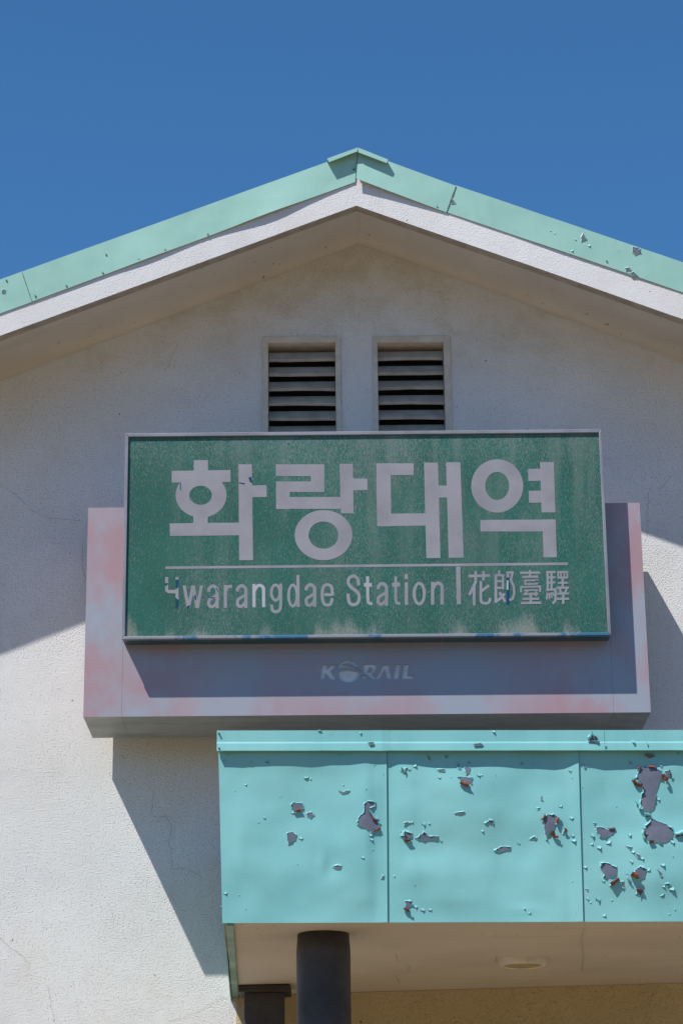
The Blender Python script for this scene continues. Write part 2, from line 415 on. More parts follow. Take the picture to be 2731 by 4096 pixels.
def fA(x, y, u, v): return FB - .0015 - .013*v*math.exp(-((u-.74)/.13)**2) - .004*v*math.exp(-((u-.35)/.1)**2) - abs(wav(x, y, 300, .004, 2))
def fB(x, y, v): return FB - .0005*v - abs(wav(x, y, 300, .005, 5))
def fR(x, y, u, v): return FB - .0025 - (.002 + .026*v)*(1-u)**1.3 - abs(wav(x, y, 300, .005, 5))
FB = -D - 0.006
fl.append(quad_sheet(bld, 'flashing_panel', M['mint'], ((88, 1086), (1430, 603), (1420, 727), (128, 1206)), lambda u, v, x, y: fA(x, y, u, v), 60, 6))
fl.append(quad_sheet(bld, 'flashing_panel', M['mint'], ((-700, 1372), (90, 1086), (130, 1207), (-660, 1494)), lambda u, v, x, y: FB - .0005*v - abs(wav(x, y, 300, .003, 3)), 30, 5))
fl.append(quad_sheet(bld, 'flashing_panel', M['mint'], ((1434, 600), (1824, 742), (1786, 848), (1424, 720)), lambda u, v, x, y: fR(x, y, u, v), 24, 6))
fl.append(quad_sheet(bld, 'flashing_panel', M['mint'], ((1822, 741), (3400, 1276), (3390, 1394), (1784, 848)), lambda u, v, x, y: fB(x, y, v), 60, 6))
for a, b in (((89, 1087), (129, 1205)), ((1823, 743), (1785, 847))):
    gm = MB(); vs = []
    for i in range(13):
        u = i/12; px = a[0]*(1-u)+b[0]*u; py = a[1]*(1-u)+b[1]*u; wd = rnd.uniform(.8, 2.4)
        for sg_ in (-1, 1):
            q = on(px+sg_*wd, py, FB-.012)
            yy = fR(px, py, 1, u) if a[0] > 999 else fA(px, py, 0, u)
            vs.append((q.x, yy - .0012, q.z))
    gm.add(vs, [(2*i, 2*i+1, 2*i+3, 2*i+2) for i in range(12)]); gm.make('joint_seam', M['grime'], bld)
# ridge cap pieces
for q in (((1308, 634), (1430, 590), (1429, 605), (1316, 648)), ((1431, 590), (1552, 638), (1546, 652), (1433, 609))):
    Yc = FB - .045
    pts = [xz(*p, Yc) for p in q]
    cb = MB(); cb.plate([pts[::-1]], Yc, Yc+.006)
    # top return running back over the roof
    a, b = pts[0], pts[1]
    cb.hexa([(a[0], Yc+.006, a[1]-.004), (b[0], Yc+.006, b[1]-.004), (b[0], Yc+.5, b[1]-.004), (a[0], Yc+.5, a[1]-.004), (a[0], Yc+.006, a[1]), (b[0], Yc+.006, b[1]), (b[0], Yc+.5, b[1]), (a[0], Yc+.5, a[1])])
    cb.make('ridge_cap', M['mint'], bld)
# screws
c1 = crop(0, 500, 1.12); c2 = crop(1300, 500, 1.0957)
sp = [c1(158, 760), c1(297, 715), c1(460, 657), c1(475, 576), c1(622, 598), c1(740, 555), c1(931, 486), c1(28, 690), c2(490, 354), c2(126, 190), c2(150, 225), c2(1233, 593), (1415, 676)]
for p in sp:
    q = on(*p, FB-.015); sb = MB(); SCY = FB - .004
    sb.tube([(q.x, SCY-.004, q.z), (q.x, SCY+.01, q.z)], .0055, 8); sb.make('screw', M['screw'], bld)

# louvre vents
for v in vents:
    lv = obj('louvre_vent', [(v['x0'], .21, v['z0']), (v['x1'], .21, v['z0']), (v['x1'], .21, v['z1']), (v['x0'], .21, v['z1'])], [(0, 1, 2, 3)], M['dark'], bld)
    f = MB(); y0 = -.014
    f.plate([[(v['ox0'], v['z0']-.03), (v['ox1'], v['z0']-.03), (v['ox1'], v['oz1']), (v['ox0'], v['oz1'])],
             [(v['x0']+.004, v['z0']), (v['x1']-.004, v['z0']), (v['x1']-.004, v['z1']-.004), (v['x0']+.004, v['z1']-.004)]], y0, -.001)
    f.box(v['x0'], v['x0']+.004, -.001, .2, v['z0'], v['z1']); f.box(v['x1']-.004, v['x1'], -.001, .2, v['z0'], v['z1']); f.box(v['x0']+.004, v['x1']-.004, -.001, .2, v['z1']-.004, v['z1'])
    bevel(f.make('frame', M['ventframe'], lv), .003, 1)
    pitch = 60.6/ (PH/ (on(1200, 1400, 0).z - on(1200, 2400, 0).z) * 1000 / PH)   # metres per slat
    z = on(1200, 1450, 0.05).z
    while z > v['z0'] - .02:
        s = MB(); j = rnd.uniform(-.003, .003); tl = rnd.uniform(-.004, .004)
        yb, yt = .030+j, .080; hh = .071; th = .022; n = 10; vs = []
        for i in range(n+1):
            u = i/n; x = v['x0']+.006 + (v['x1']-v['x0']-.012)*u
            e = .0025*noise.noise(Vector((x*14, z*3, 1)))+tl*(u-.5) + .003*math.sin(u*math.pi)*(1 if j > 0 else -.3)
            vs += [(x, yb, z+th*.75+e), (x, yb+.004, z+e), (x, yb+.02, z+e+.004), (x, yt+.016, z+hh), (x, yt, z+hh+.006)]
        fs = []
        for i in range(n):
            for k in range(5):
                a, b = i*5+k, i*5+(k+1) % 5; fs.append((a, b, b+5, a+5))
        fs += [(4, 3, 2, 1, 0), tuple(n*5+k for k in range(5))]
        s.add(vs, fs); s.make('slat', M['slat'], lv)
        z -= pitch

# hairline cracks in the render
cw = crop(0, 3200, 1.568); cr = crop(2300, 1900, 2.239); cl = crop(0, 1050, 3.92)
cracks = [[cw(*p) for p in ((960, -60), (958, 0), (953, 100), (1045, 100), (1080, 175), (1055, 265), (1078, 310), (1080, 435), (1165, 430), (1240, 460), (1275, 510))],
          [cw(*p) for p in ((0, 865), (60, 920), (145, 980), (190, 1030))],
          [cw(*p) for p in ((1433, 1236), (1385, 1240), (1310, 1290), (1220, 1335), (1160, 1365), (1040, 1385))],
          [cw(*p) for p in ((300, 1160), (320, 1290), (350, 1405))],
          [c1(*p) for p in ((802, 975), (795, 992), (770, 1030), (758, 1075), (735, 1110))],
          [cr(*p) for p in ((685, 112), (650, 170), (655, 250), (630, 350), (648, 480), (635, 560), (615, 585))],
          [cr(*p) for p in ((860, 0), (835, 35), (800, 80), (795, 95), (745, 125))],
          [(0, 1935), (60, 1975), (130, 2040), (190, 2070), (330, 2085)],
          [(330, 2160), (333, 2290), (345, 2320)]]
for c in cracks:
    cb = MB(); P = []
    for i in range(len(c)-1):
        for k in range(6):
            u = k/6; P.append((c[i][0]*(1-u)+c[i+1][0]*u + rnd.uniform(-2.5, 2.5), c[i][1]*(1-u)+c[i+1][1]*u + rnd.uniform(-2.5, 2.5)))
    P.append(c[-1])
    vs = []
    for i, p in enumerate(P):
        a = Vector(P[max(0, i-1)]); b = Vector(P[min(len(P)-1, i+1)]); d = (b-a).normalized() if (b-a).length else Vector((1, 0))
        nrm = Vector((-d.y, d.x)); wd = rnd.uniform(.25, .6) * (0.3 if i in (0, len(P)-1) else 1)
        for sg in (-1, 1):
            q = on(p[0]+nrm.x*wd*sg, p[1]+nrm.y*wd*sg, -.003); vs.append(q)
    cb.add(vs, [(2*i, 2*i+1, 2*i+3, 2*i+2) for i in range(len(P)-1)])
    cb.make('hairline_crack', M['crack'], bld)

# ------------------------------------------------------------------ sign housing behind the sign
G, B = 0.10, 0.50
YH = -G - B
hs = empty('sign_housing', (0.15, -.35, 4.7), 'faded grey and pink metal housing with a recessed company logo, behind the green sign', 'sign housing')
hTL, hTR, hBR, hBL = (354, 2031), (2556, 2011), (2601, 2849), (334, 2868)
def hpt(u, v):      # bilinear on the housing front
    px = (hTL[0]*(1-u)+hTR[0]*u)*(1-v)+(hBL[0]*(1-u)+hBR[0]*u)*v; py = (hTL[1]*(1-u)+hTR[1]*u)*(1-v)+(hBL[1]*(1-u)+hBR[1]*u)*v
    return (px, py)
u1, u2 = .0675, .935
ck = crop(1250, 2600, 3.4844)
LOGO = {
 'K': [(135,203),(207,203),(190,275),(268,203),(342,203),(250,295),(337,413),(250,413),(182,325),(160,413),(95,415)],
 'swoosh': [(335,265),(355,212),(400,165),(445,148),(490,142),(535,148),(575,163),(622,208),(645,255),(600,232),(550,197),(490,176),(430,186),(402,208),(450,205),(520,217),(610,255),(692,300),(640,290),(560,258),(470,236),(400,243)],
 'ball': [(357,370),(356,330),(385,295),(440,278),(520,279),(600,299),(652,320),(651,350),(632,395),(585,435),(510,452),(440,440),(385,410)],
 'R': [(713,198),(850,198),(878,210),(888,232),(886,268),(862,308),(823,330),(885,382),(975,203),(1058,203),(1102,407),(1032,407),(1003,270),(930,407),(830,407),(755,345),(700,305)],
 'foot': [(683,345),(748,358),(738,408),(670,410)],
 'I': [(1155,200),(1222,200),(1192,405),(1122,405)],
 'L': [(1270,198),(1337,198),(1317,355),(1412,357),(1405,404),(1240,405)]}
def smooth_loop(l, n=3):
    out = []
    L = len(l)
    for i in range(L):
        p0, p1, p2, p3 = (Vector(l[(i+k-1) % L]) for k in range(4))
        for k in range(n):
            t = k/n; out.append(tuple(0.5*((2*p1)+(-p0+p2)*t+(2*p0-5*p1+4*p2-p3)*t*t+(-p0+3*p1-3*p2+p3)*t**3)))
    return out
gap = 0.35
for k, (ua, ub) in enumerate(((0, u1), (u1, u2), (u2, 1))):
    q = [hpt(ua, 0), hpt(ub, 0), hpt(ub, 1), hpt(ua, 1)]
    e0 = gap if k > 0 else 0; e1 = gap if k < 2 else 0
    q = [(q[0][0]+e0, q[0][1]), (q[1][0]-e1, q[1][1]), (q[2][0]-e1, q[2][1]), (q[3][0]+e0, q[3][1])]
    loop = [xz(*p, YH) for p in q]
    loops = [loop[::-1]]
    if k == 1:
        for nm, l in LOGO.items():
            if nm == 'ball': l = smooth_loop(l)
            loops.append([xz(*ck(*p), YH) for p in l])
    pb = MB(); pb.plate(loops, YH, YH+.011)
    fp = pb.make('front_panel', M['housing'], hs)
    if k == 1:
        lb = MB(); bx = [xz(*ck(*p), YH) for p in ((60, 100), (1450, 100), (1450, 480), (60, 480))]
        lb.plate([bx[::-1]], YH+.0112, YH+.016); lb.make('logo_recess', M['recess'], fp)
        lb = MB(); isl = [xz(*ck(*p), YH) for p in ((785, 240), (815, 238), (823, 250), (820, 280), (800, 303), (768, 308))]
        lb.plate([isl], YH+.001, YH+.0111); lb.make('logo_counter', M['housing'], fp)
P = {k: on(*v, YH) for k, v in dict(tl=hTL, tr=hTR, br=hBR, bl=hBL).items()}
yb_, yf_ = -G, YH+.0115
def slab(name, a, b, c, d, mat, t):       # a-b front edge, c-d back edge, thickness vector t
    s = MB(); t = Vector(t); s.hexa([a, b, c, d, a+t, b+t, c+t, d+t]); return s.make(name, mat, hs)
def fb(p, y): return Vector((p.x, y, p.z))
for ua, ub in ((0, u1), (u1, u2), (u2, 1)):
    a = P['bl'].lerp(P['br'], ua+.0002); b = P['bl'].lerp(P['br'], ub-.0002)
    slab('underside_panel', fb(a, yf_), fb(b, yf_), fb(b, yb_), fb(a, yb_), M['under'], (0, 0, .006))
ins = Vector((.0, 0, -.006))
slab('top_panel', fb(P['tl'], yf_)+ins, fb(P['tr'], yf_)+ins, fb(P['tr'], yb_)+ins, fb(P['tl'], yb_)+ins, M['housing'], (0, 0, .006))
up6 = Vector((0, 0, .007)); dn6 = Vector((0, 0, -.007))
for s, a, b in ((1, 'bl', 'tl'), (-1, 'br', 'tr')):
    x = Vector((s*.006, 0, 0))
    sm = MB(); a0, a1 = fb(P[a], yf_)+up6, fb(P[b], yf_)+dn6; b0, b1 = fb(P[a], yb_)+up6, fb(P[b], yb_)+dn6
    vv = [a0, a0+x, b0+x, b0, a1, a1+x, b1+x, b1] if s > 0 else [a0+x, a0, b0, b0+x, a1+x, a1, b1, b1+x]
    sm.hexa(vv); sm.make('side_panel', M['housing'], hs)
bb = MB(); bb.plate([[ (P['bl'].x+.01, P['bl'].z+.008), (P['br'].x-.01, P['br'].z+.008), (P['tr'].x-.01, P['tr'].z-.008), (P['tl'].x+.01, P['tl'].z-.008)]], yb_-.012, yb_-.004); bb.make('back_panel', M['under'], hs)
for x in (-.9, .15, 1.2):
    b2 = MB(); b2.box(x-.03, x+.03, yb_-.004, -.001, 5.3, 5.76); b2.make('wall_bracket', M['steel'], hs)

# ------------------------------------------------------------------ station sign
YS = YH - .135
sg = empty('station_sign', (0.15, YS, 5.0), 'weathered green station name sign in an aluminium frame, lettered in Korean, English and Chinese characters', 'sign')
oTL, oTR, oBR, oBL = (502, 1733), (2404, 1716), (2443, 2541), (488, 2557)
iTL, iTR, iBR, iBL = (515, 1747), (2393, 1730), (2430, 2529), (501, 2545)
o4 = [xz(*p, YS) for p in (oTL, oTR, oBR, oBL)]; i4 = [xz(*p, YS) for p in (iTL, iTR, iBR, iBL)]
YF = YS + .012
names = ['frame_top', 'frame_side', 'frame_bottom', 'frame_side']
for k in range(4):
    a, b = k, (k+1) % 4
    fm = MB(); fm.plate([[o4[a], o4[b], i4[b], i4[a]][::-1]], YS, YS+.03)
    ff = fm.make(names[k], M['alub'] if k == 2 else M['alu'], sg); bevel(ff, .0025, 2)
# cabinet sides
def edge_slab(name, a, b, y0, y1, tdir, mat):
    s = MB(); t = Vector((tdir[0], 0, tdir[1]))
    A, Bv = Vector((a[0], 0, a[1])), Vector((b[0], 0, b[1]))
    v = []
    for off in (Vector(), t):
        for p, y in ((A, y0), (Bv, y0), (Bv, y1), (A, y1)): v.append(Vector((p.x+off.x, y, p.z+off.z)))
    s.hexa([v[0], v[1], v[2], v[3], v[4], v[5], v[6], v[7]]); return s.make(name, mat, sg)
ysb = YH - .003
edge_slab('cabinet_bottom', (o4[3][0]+.004, o4[3][1]+.004), (o4[2][0]-.004, o4[2][1]+.004), YS+.0305, ysb, (0, .004), M['alud'])
edge_slab('cabinet_top', (o4[0][0]+.004, o4[0][1]-.008), (o4[1][0]-.004, o4[1][1]-.008), YS+.0305, ysb, (0, .004), M['alu'])
edge_slab('cabinet_side', (o4[3][0]+.004, o4[3][1]+.009), (o4[0][0]+.004, o4[0][1]-.009), YS+.0305, ysb, (.004, 0), M['alud'])
edge_slab('cabinet_side', (o4[2][0]-.008, o4[2][1]+.009), (o4[1][0]-.008, o4[1][1]-.009), YS+.0305, ysb, (.004, 0), M['alud'])
fc = MB(); ex = 4
fc.plate([[xz(iTL[0]-ex, iTL[1]-ex, YS), xz(iTR[0]+ex, iTR[1]-ex, YS), xz(iBR[0]+ex, iBR[1]+ex, YS), xz(iBL[0]-ex, iBL[1]+ex, YS)][::-1]], YF, YF+.004)
face = fc.make('sign_face', M['green'], sg)

class Glyph:
    """flat film pieces; every stroke lies a hair above the last so that none share a plane"""
    def __init__(s, cv): s.mb = MB(); s.k = 0; s.cv = cv
    def _y(s): s.k += 1; return YF - .0005 - .00005*s.k
    def w(s, p): return xz(*s.cv(*p), YF)
    def poly(s, pts, holes=(), mi=0, lift=0.):
        s.mb.plate([[s.w(p) for p in pts]] + [[s.w(p) for p in h] for h in holes], s._y()-lift, YF-.0001, mi); return s
    def rect(s, x0, x1, y0, y1, mi=0): return s.poly([(x0, y0), (x1, y0), (x1, y1), (x0, y1)], mi=mi)
    def stroke(s, pts, wd, mi=0):
        pts = [Vector(p) for p in pts]; n = len(pts); L = []; R = []
        for i in range(n):
            d1 = (pts[i]-pts[i-1]).normalized() if i else (pts[1]-pts[0]).normalized()
            d2 = (pts[i+1]-pts[i]).normalized() if i < n-1 else d1
            a = Vector((-d1.y, d1.x)); b = Vector((-d2.y, d2.x)); mm = (a+b)
            mm = mm.normalized() if mm.length > .1 else a
            k = min(2.2, 1/max(.3, mm.dot(a))) * wd/2
            L.append(pts[i]+mm*k); R.append(pts[i]-mm*k)
        # as a strip of quads, one plate each would overlap, so make one outline
        return s.poly([tuple(p) for p in L + R[::-1]], mi=mi)
    def ring(s, cx, cy, rx, ry, irx, iry, icx=None, icy=None):
        return s.poly(ellipse(cx, cy, rx, ry), [ellipse(icx or cx, icy or cy, irx, iry)])
    def make(s, name, parent, label=None):
        o = s.mb.make(name, [M['letter'], M['residue'], M['letter2']], parent)
        return o
def curve(pts, n=6):
    out = []; L = len(pts)
    for i in range(L-1):
        p0 = Vector(pts[max(0, i-1)]); p1 = Vector(pts[i]); p2 = Vector(pts[i+1]); p3 = Vector(pts[min(L-1, i+2)])
        for k in range(n):
            t = k/n; out.append(tuple(0.5*((2*p1)+(-p0+p2)*t+(2*p0-5*p1+4*p2-p3)*t*t+(-p0+3*p1-3*p2+p3)*t**3)))
    out.append(tuple(pts[-1])); return out
k4 = crop(450, 1680, 1.4933); k5 = crop(1400, 1680, 1.4255)
g_ = Glyph(k4)                                            # first syllable
g_.rect(486, 571, 240, 305).poly([(355, 304), (706, 299), (706, 370), (355, 374)]).ring(530, 450, 152, 133, 67.5, 57, 527, 450)
g_.rect(484, 570, 572, 622).poly([(343, 618), (760, 613), (760, 689), (344, 693)]).poly([(753, 265), (833, 265), (840, 837), (757, 838)]).poly([(833, 391), (920, 389), (922, 460), (834, 462)])
g_.poly([(812, 345), (830, 338), (835, 378), (822, 372)], mi=1).poly([(755, 372), (792, 378), (788, 387), (755, 378)], mi=1).poly([(405, 374), (410, 374), (409, 425), (403, 410)], mi=1)
g_.make('korean_syllable', sg)
g_ = Glyph(k4)
g_.rect(976, 1265, 265, 335).rect(1184, 1265, 330, 430).rect(977, 1190, 367, 430).rect(977, 1058, 425, 532).rect(1050, 1362, 460, 531)
g_.poly([(1355, 262), (1435, 262), (1440, 559), (1364, 558)]).poly([(1434, 350), (1521, 350), (1523, 419), (1436, 421)]).ring(1260, 688, 172, 150, 89, 81)
g_.make('korean_syllable', sg)
g_ = Glyph(k5)
g_.rect(149, 362, 247, 314).poly([(149, 310), (231, 310), (234, 606), (154, 606)]).poly([(230, 534), (433, 532), (434, 602), (231, 605)])
g_.poly([(420, 243), (500, 243), (514, 787), (434, 788)]).poly([(546, 241), (627, 241), (646, 785), (561, 786)]).poly([(498, 374), (552, 374), (553, 442), (499, 443)])
g_.make('korean_syllable', sg)
g_ = Glyph(k5)
g_.ring(837, 376, 148, 152, 68, 80).poly([(1013, 279), (1086, 278), (1087, 346), (1014, 348)]).poly([(1017, 404), (1090, 403), (1091, 471), (1018, 472)])
g_.poly([(1081, 240), (1159, 240), (1169, 527), (1090, 527)]).poly([(741, 570), (1170, 567), (1172, 636), (742, 636)]).poly([(1096, 630), (1171, 630), (1177, 783), (1101, 784)])
g_.make('korean_syllable', sg)
ident = lambda x, y: (x, y)
g_ = Glyph(ident); g_.poly([(662, 2266), (2270, 2250), (2270, 2260), (662, 2276)]); g_.make('rule_line', sg)
g_ = Glyph(ident); g_.poly([(1823, 2267), (1840, 2266), (1843, 2417), (1826, 2418)]); g_.make('divider_bar', sg)

k6 = crop(620, 2240, 2.529); k7 = crop(1200, 2230, 2.4123); k8 = crop(1780, 2230, 2.24)
WL = 32
def let_a(g, x0, x1, y0, y1, mi=0):
    X = lambda t: x0 + WL/2 + (x1-x0-WL)*t; Yy = lambda t: y0 + WL/2 + (y1-y0-WL)*t
    g.stroke(curve([(X(0), y0+.30*(y1-y0)), (X(.08), Yy(.10)), (X(.5), Yy(-.01)), (X(.92), Yy(.10)), (X(1), Yy(.3)), (X(1), y1)]), WL, mi)
    g.stroke(curve([(X(1), Yy(.42)), (X(.55), Yy(.54)), (X(.1), Yy(.66)), (X(0), Yy(.82)), (X(.12), Yy(.97)), (X(.45), Yy(1.0)), (X(.8), Yy(.88)), (X(1), Yy(.72))]), WL-2, mi)
def let_n(g, x0, x1, y0, y1, mi=0):
    g.rect(x0, x0+WL, y0, y1, mi)
    g.stroke(curve([(x0+WL*.6, y0+.30*(y1-y0)), (x0+.36*(x1-x0), y0+.10*(y1-y0)), (x0+.62*(x1-x0), y0+.06*(y1-y0)), (x1-WL*.62, y0+.16*(y1-y0)), (x1-WL/2, y0+.34*(y1-y0)), (x1-WL/2, y1)]), WL, mi)
def letter(cv, fn, mi=0):
    g = Glyph(cv); fn(g); g.make('letter', sg)
def L_H(g):
    g.rect(105, 136, 173, 318); g.rect(209, 240, 172, 405); g.poly([(112, 303), (215, 301), (215, 339), (135, 336), (118, 325)])
    g.poly([(105, 235), (134, 233), (126, 256), (105, 262)], mi=1); g.poly([(209, 202), (240, 198), (239, 270), (225, 292), (209, 288)], mi=1); g.poly([(208, 376), (222, 392), (238, 402), (237, 487), (208, 487)], mi=1)
def L_w(g):
    g.poly([(280, 258), (313, 258), (357, 487), (323, 487)]); g.poly([(323, 487), (355, 487), (405, 258), (370, 258)]); g.poly([(370, 258), (405, 258), (446, 487), (413, 487)]); g.poly([(413, 487), (446, 487), (489, 257), (455, 257)])
    g.poly([(395, 372), (414, 346), (420, 400), (408, 412)], mi=1); g.poly([(326, 466), (358, 458), (350, 487), (322, 487)], mi=1)
letter(k6, L_H); letter(k6, L_w)
def L_a1(g):
    let_a(g, 528, 646, 250, 488); g.poly([(560, 378), (606, 375), (600, 386), (565, 392)], mi=1); g.poly([(618, 290), (626, 280), (640, 320), (642, 338), (630, 312)], mi=1)
letter(k6, L_a1)
letter(k6, lambda g: (g.rect(697, 728, 252, 484), g.stroke(curve([(716, 310), (732, 278), (756, 268), (780, 270)]), 32)))
letter(k6, lambda g: let_a(g, 818, 936, 247, 486))
letter(k6, lambda g: let_n(g, 986, 1115, 243, 478, 2))
letter(k6, lambda g: (g.ring(1220, 330, 57, 92, 29, 62), g.stroke(curve([(1272, 240), (1272, 380), (1271, 460), (1258, 508), (1225, 525), (1192, 512), (1181, 470), (1180, 450)]), 30)))
letter(k6, lambda g: (g.ring(1394, 360, 57, 121, 28, 92), g.poly([(1431, 154), (1460, 153), (1464, 474), (1433, 476)])))
letter(k7, lambda g: let_a(g, 43, 157, 249, 477))
letter(k7, lambda g: g.stroke(curve([(232, 357), (308, 357), (309, 330), (300, 280), (262, 262), (226, 282), (214, 340), (216, 400), (232, 447), (262, 459), (294, 448), (310, 394)], 5), 29))
letter(k7, lambda g: g.stroke(curve([(564, 270), (558, 210), (515, 178), (472, 202), (466, 250), (500, 295), (548, 330), (570, 378), (558, 434), (515, 456), (474, 432), (462, 348)]), 31))
letter(k7, lambda g: (g.stroke(curve([(650, 183), (651, 300), (653, 400), (662, 438), (698, 447)]), 29, 2), g.poly([(616, 247), (692, 246), (692, 282), (616, 284)], mi=2)))
letter(k7, lambda g: let_a(g, 735, 849, 238, 466))
letter(k7, lambda g: (g.stroke(curve([(921, 183), (921, 300), (923, 400), (932, 437), (967, 446)]), 28), g.poly([(886, 243), (964, 242), (964, 281), (886, 283)])))
letter(k7, lambda g: (g.rect(1008, 1039, 160, 208), g.rect(1009, 1040, 240, 458)))
letter(k7, lambda g: g.ring(1148, 349, 64, 114, 34, 84))
letter(k7, lambda g: let_n(g, 1261, 1384, 235, 455))
def S(g, *st):
    for a in st:
        wd = a[0]; mi = a[2] if len(a) > 2 else 0
        g.stroke(a[1], wd, mi)
def hanja(*st):
    g = Glyph(k8); S(g, *st); g.make('chinese_character', sg)
hanja((24, [(208, 167), (400, 162)]), (22, [(272, 122), (272, 206)]), (22, [(341, 122), (341, 206)]), (26, [(276, 208), (250, 268), (214, 336)]), (24, [(258, 262), (258, 430)]),
      (24, curve([(318, 212), (318, 340), (322, 395), (350, 410), (388, 404), (402, 362)])), (26, [(392, 250), (322, 302)]))
hanja((20, [(484, 116), (482, 150)]), (24, [(452, 150), (452, 398)]), (20, [(440, 160), (528, 160)]), (20, [(516, 152), (516, 286)]), (18, [(455, 212), (514, 212)]), (20, [(455, 272), (520, 272)]),
      (24, [(442, 402), (500, 362), (532, 322)]), (22, [(486, 312), (538, 398)]), (24, [(560, 125), (560, 185)]), (24, [(560, 180), (560, 420)], 1), (16, [(557, 205), (556, 290)], 2), (20, [(546, 136), (612, 134)]), (22, [(603, 128), (586, 200), (612, 262), (617, 320), (602, 372), (572, 382)]))
hanja((20, [(758, 112), (758, 182)]), (20, [(668, 138), (850, 135)]), (20, [(688, 174), (832, 172)]), (16, [(706, 206), (832, 204)]), (16, [(706, 238), (826, 236)]), (18, [(714, 200), (714, 242)]), (18, [(822, 200), (822, 240)]), (14, [(812, 206), (826, 222)], 1),
      (18, [(668, 264), (858, 260)]), (18, [(678, 262), (678, 312)]), (20, [(848, 260), (848, 310)]), (16, [(704, 294), (830, 292)]), (20, [(742, 292), (705, 334)]), (20, [(700, 332), (780, 324), (820, 340)]), (20, [(805, 305), (824, 338)]), (24, [(765, 322), (765, 402)]), (20, [(690, 372), (840, 370)]), (22, [(674, 409), (858, 406)]))
hanja((20, [(915, 120), (915, 298)]), (20, [(903, 132), (985, 130)]), (18, [(912, 180), (984, 178)]), (18, [(912, 226), (984, 223)]), (20, [(903, 290), (995, 286)]), (20, [(950, 130), (950, 290)]), (22, curve([(985, 278), (986, 340), (982, 390), (958, 412)])),
      (16, [(914, 318), (907, 378)]), (15, [(930, 318), (932, 374)]), (14, [(944, 314), (954, 364)]), (13, [(960, 312), (970, 346)]), (20, [(1000, 132), (1100, 130)]), (18, [(1003, 182), (1100, 180)]), (16, [(1011, 124), (1011, 186)]), (15, [(1036, 130), (1036, 182)]), (15, [(1064, 130), (1064, 182)]), (16, [(1091, 124), (1091, 186)]),
      (18, [(1006, 229), (1098, 227)]), (20, [(994, 273), (1108, 270)]), (18, [(1002, 326), (1108, 323)]), (20, [(998, 372), (1108, 370)]), (20, [(1050, 184), (1050, 274)]), (22, [(1055, 310), (1055, 416)]), (20, [(1022, 276), (1036, 322)]), (20, [(1086, 276), (1072, 320)]))

# ------------------------------------------------------------------ entrance canopy
YC = -2.58
cn = empty('entrance_canopy', (1.0, -1.3, 3.2), 'flat entrance canopy clad in turquoise sheet metal with peeling paint', 'canopy')
seam = [(873, 2990, 889, 3692), (1546, 2990, 1550, 3692), (2311, 2990, 2331, 3690), (3120, 2990, 3150, 3686)]
def buckle(px, py):
    d = wav(px, py, 330, .012, 11) + wav(px, py*1.4, 150, .003, 12)
    for cx, cy, sx, sy, a in ((1080, 3330, 200, 120, .006), (1300, 3460, 60, 70, -.006), (1700, 3240, 260, 140, .008), (2050, 3420, 260, 150, -.006), (2250, 3300, 120, 90, .005), (1750, 3500, 200, 60, .004), (2560, 3350, 160, 200, .005), (1290, 3450, 20, 40, .004), (2100, 3640, 60, 14, .003), (1200, 3100, 180, 60, -.003)):
        d += a*math.exp(-((px-cx)/sx)**2-((py-cy)/sy)**2)
    return d
def panel_of(px):
    return 0 if px < 1548 else 1 if px < 2318 else 2
def fasc(px, py, k=None):
    v = (py-2990)/702
    if k is None: k = sum(1 for q in seam[1:3] if px > q[0]+(q[2]-q[0])*v)
    a, b = seam[k], seam[k+1]; x0 = a[0]+(a[2]-a[0])*v; x1 = b[0]+(b[2]-b[0])*v
    u = (px-x0)/(x1-x0)
    lap = -.008*max(0, (u-.93)/.07) if u > .93 else 0
    edge = min(1, max(0, (3692-py)/90))*min(1, max(.1, u*8))*min(1, max(.1, (1-u)*8))
    return YC - 1.5*buckle(px, py)*edge + lap
panels = []
for k in range(3):
    a, b = seam[k], seam[k+1]
    bot = lambda x: 3692 - (x-889)*.0035
    e = .6 if k < 2 else 0
    panels.append(quad_sheet(cn, 'fascia_panel', M['turq'], ((a[0]+.6, 2988), (b[0]-e, 2986), (b[2]-e, bot(b[2])), (a[2]+.6, bot(a[2]))), lambda u, v, x, y, k=k: fasc(x, y, k), 56, 48, .004))
# folded cap along the top
def cap_piece(x0, x1, ends):
    n = 40; mb = MB(); vs = []
    for i in range(n+1):
        px = x0+(x1-x0)*i/n; sl = (px-870)*.0012
        top = on(px, 2922-sl, YC-.024); mid = on(px, 2967-sl, YC-.026); low = on(px, 2997-sl, YC-.030); bot = on(px, 3003-sl, YC-.030)
        w_ = wav(px, 0, 90, .0022, 21) + wav(px, 3, 30, .0008, 22)
        if 1500 < px < 1560: w_ += -.003
        x = top.x
        vs += [(x, YC+.09, top.z+.002), (x, YC-.024+w_, top.z), (x, YC-.0245+w_, mid.z), (x, YC-.0285+w_, mid.z-.009), (x, YC-.032+w_, bot.z+w_*.6), (x, YC-.012, bot.z+.001+w_*.6), (x, YC-.012, bot.z+.012), (x, YC+.09, top.z-.01)]
    K = 8; fs = []
    for i in range(n):
        for k in range(K):
            a, b = i*K+k, i*K+(k+1) % K; fs.append((a, b, b+K, a+K))
    fs += [tuple(range(K))[::-1], tuple(n*K+k for k in range(K))]
    mb.add(vs, fs); return mb.make('cap_trim', M['turq'], cn)
caps = [cap_piece(868, 2414, 0), cap_piece(2415.5, 3150, 1)]
for p in ((877, 2935), (877, 2994)):
    q = on(*p, YC-.03); s = MB(); s.tube([(q.x, YC-.035, q.z), (q.x, YC-.02, q.z)], .004, 8); s.make('screw', M['dark'], caps[0])
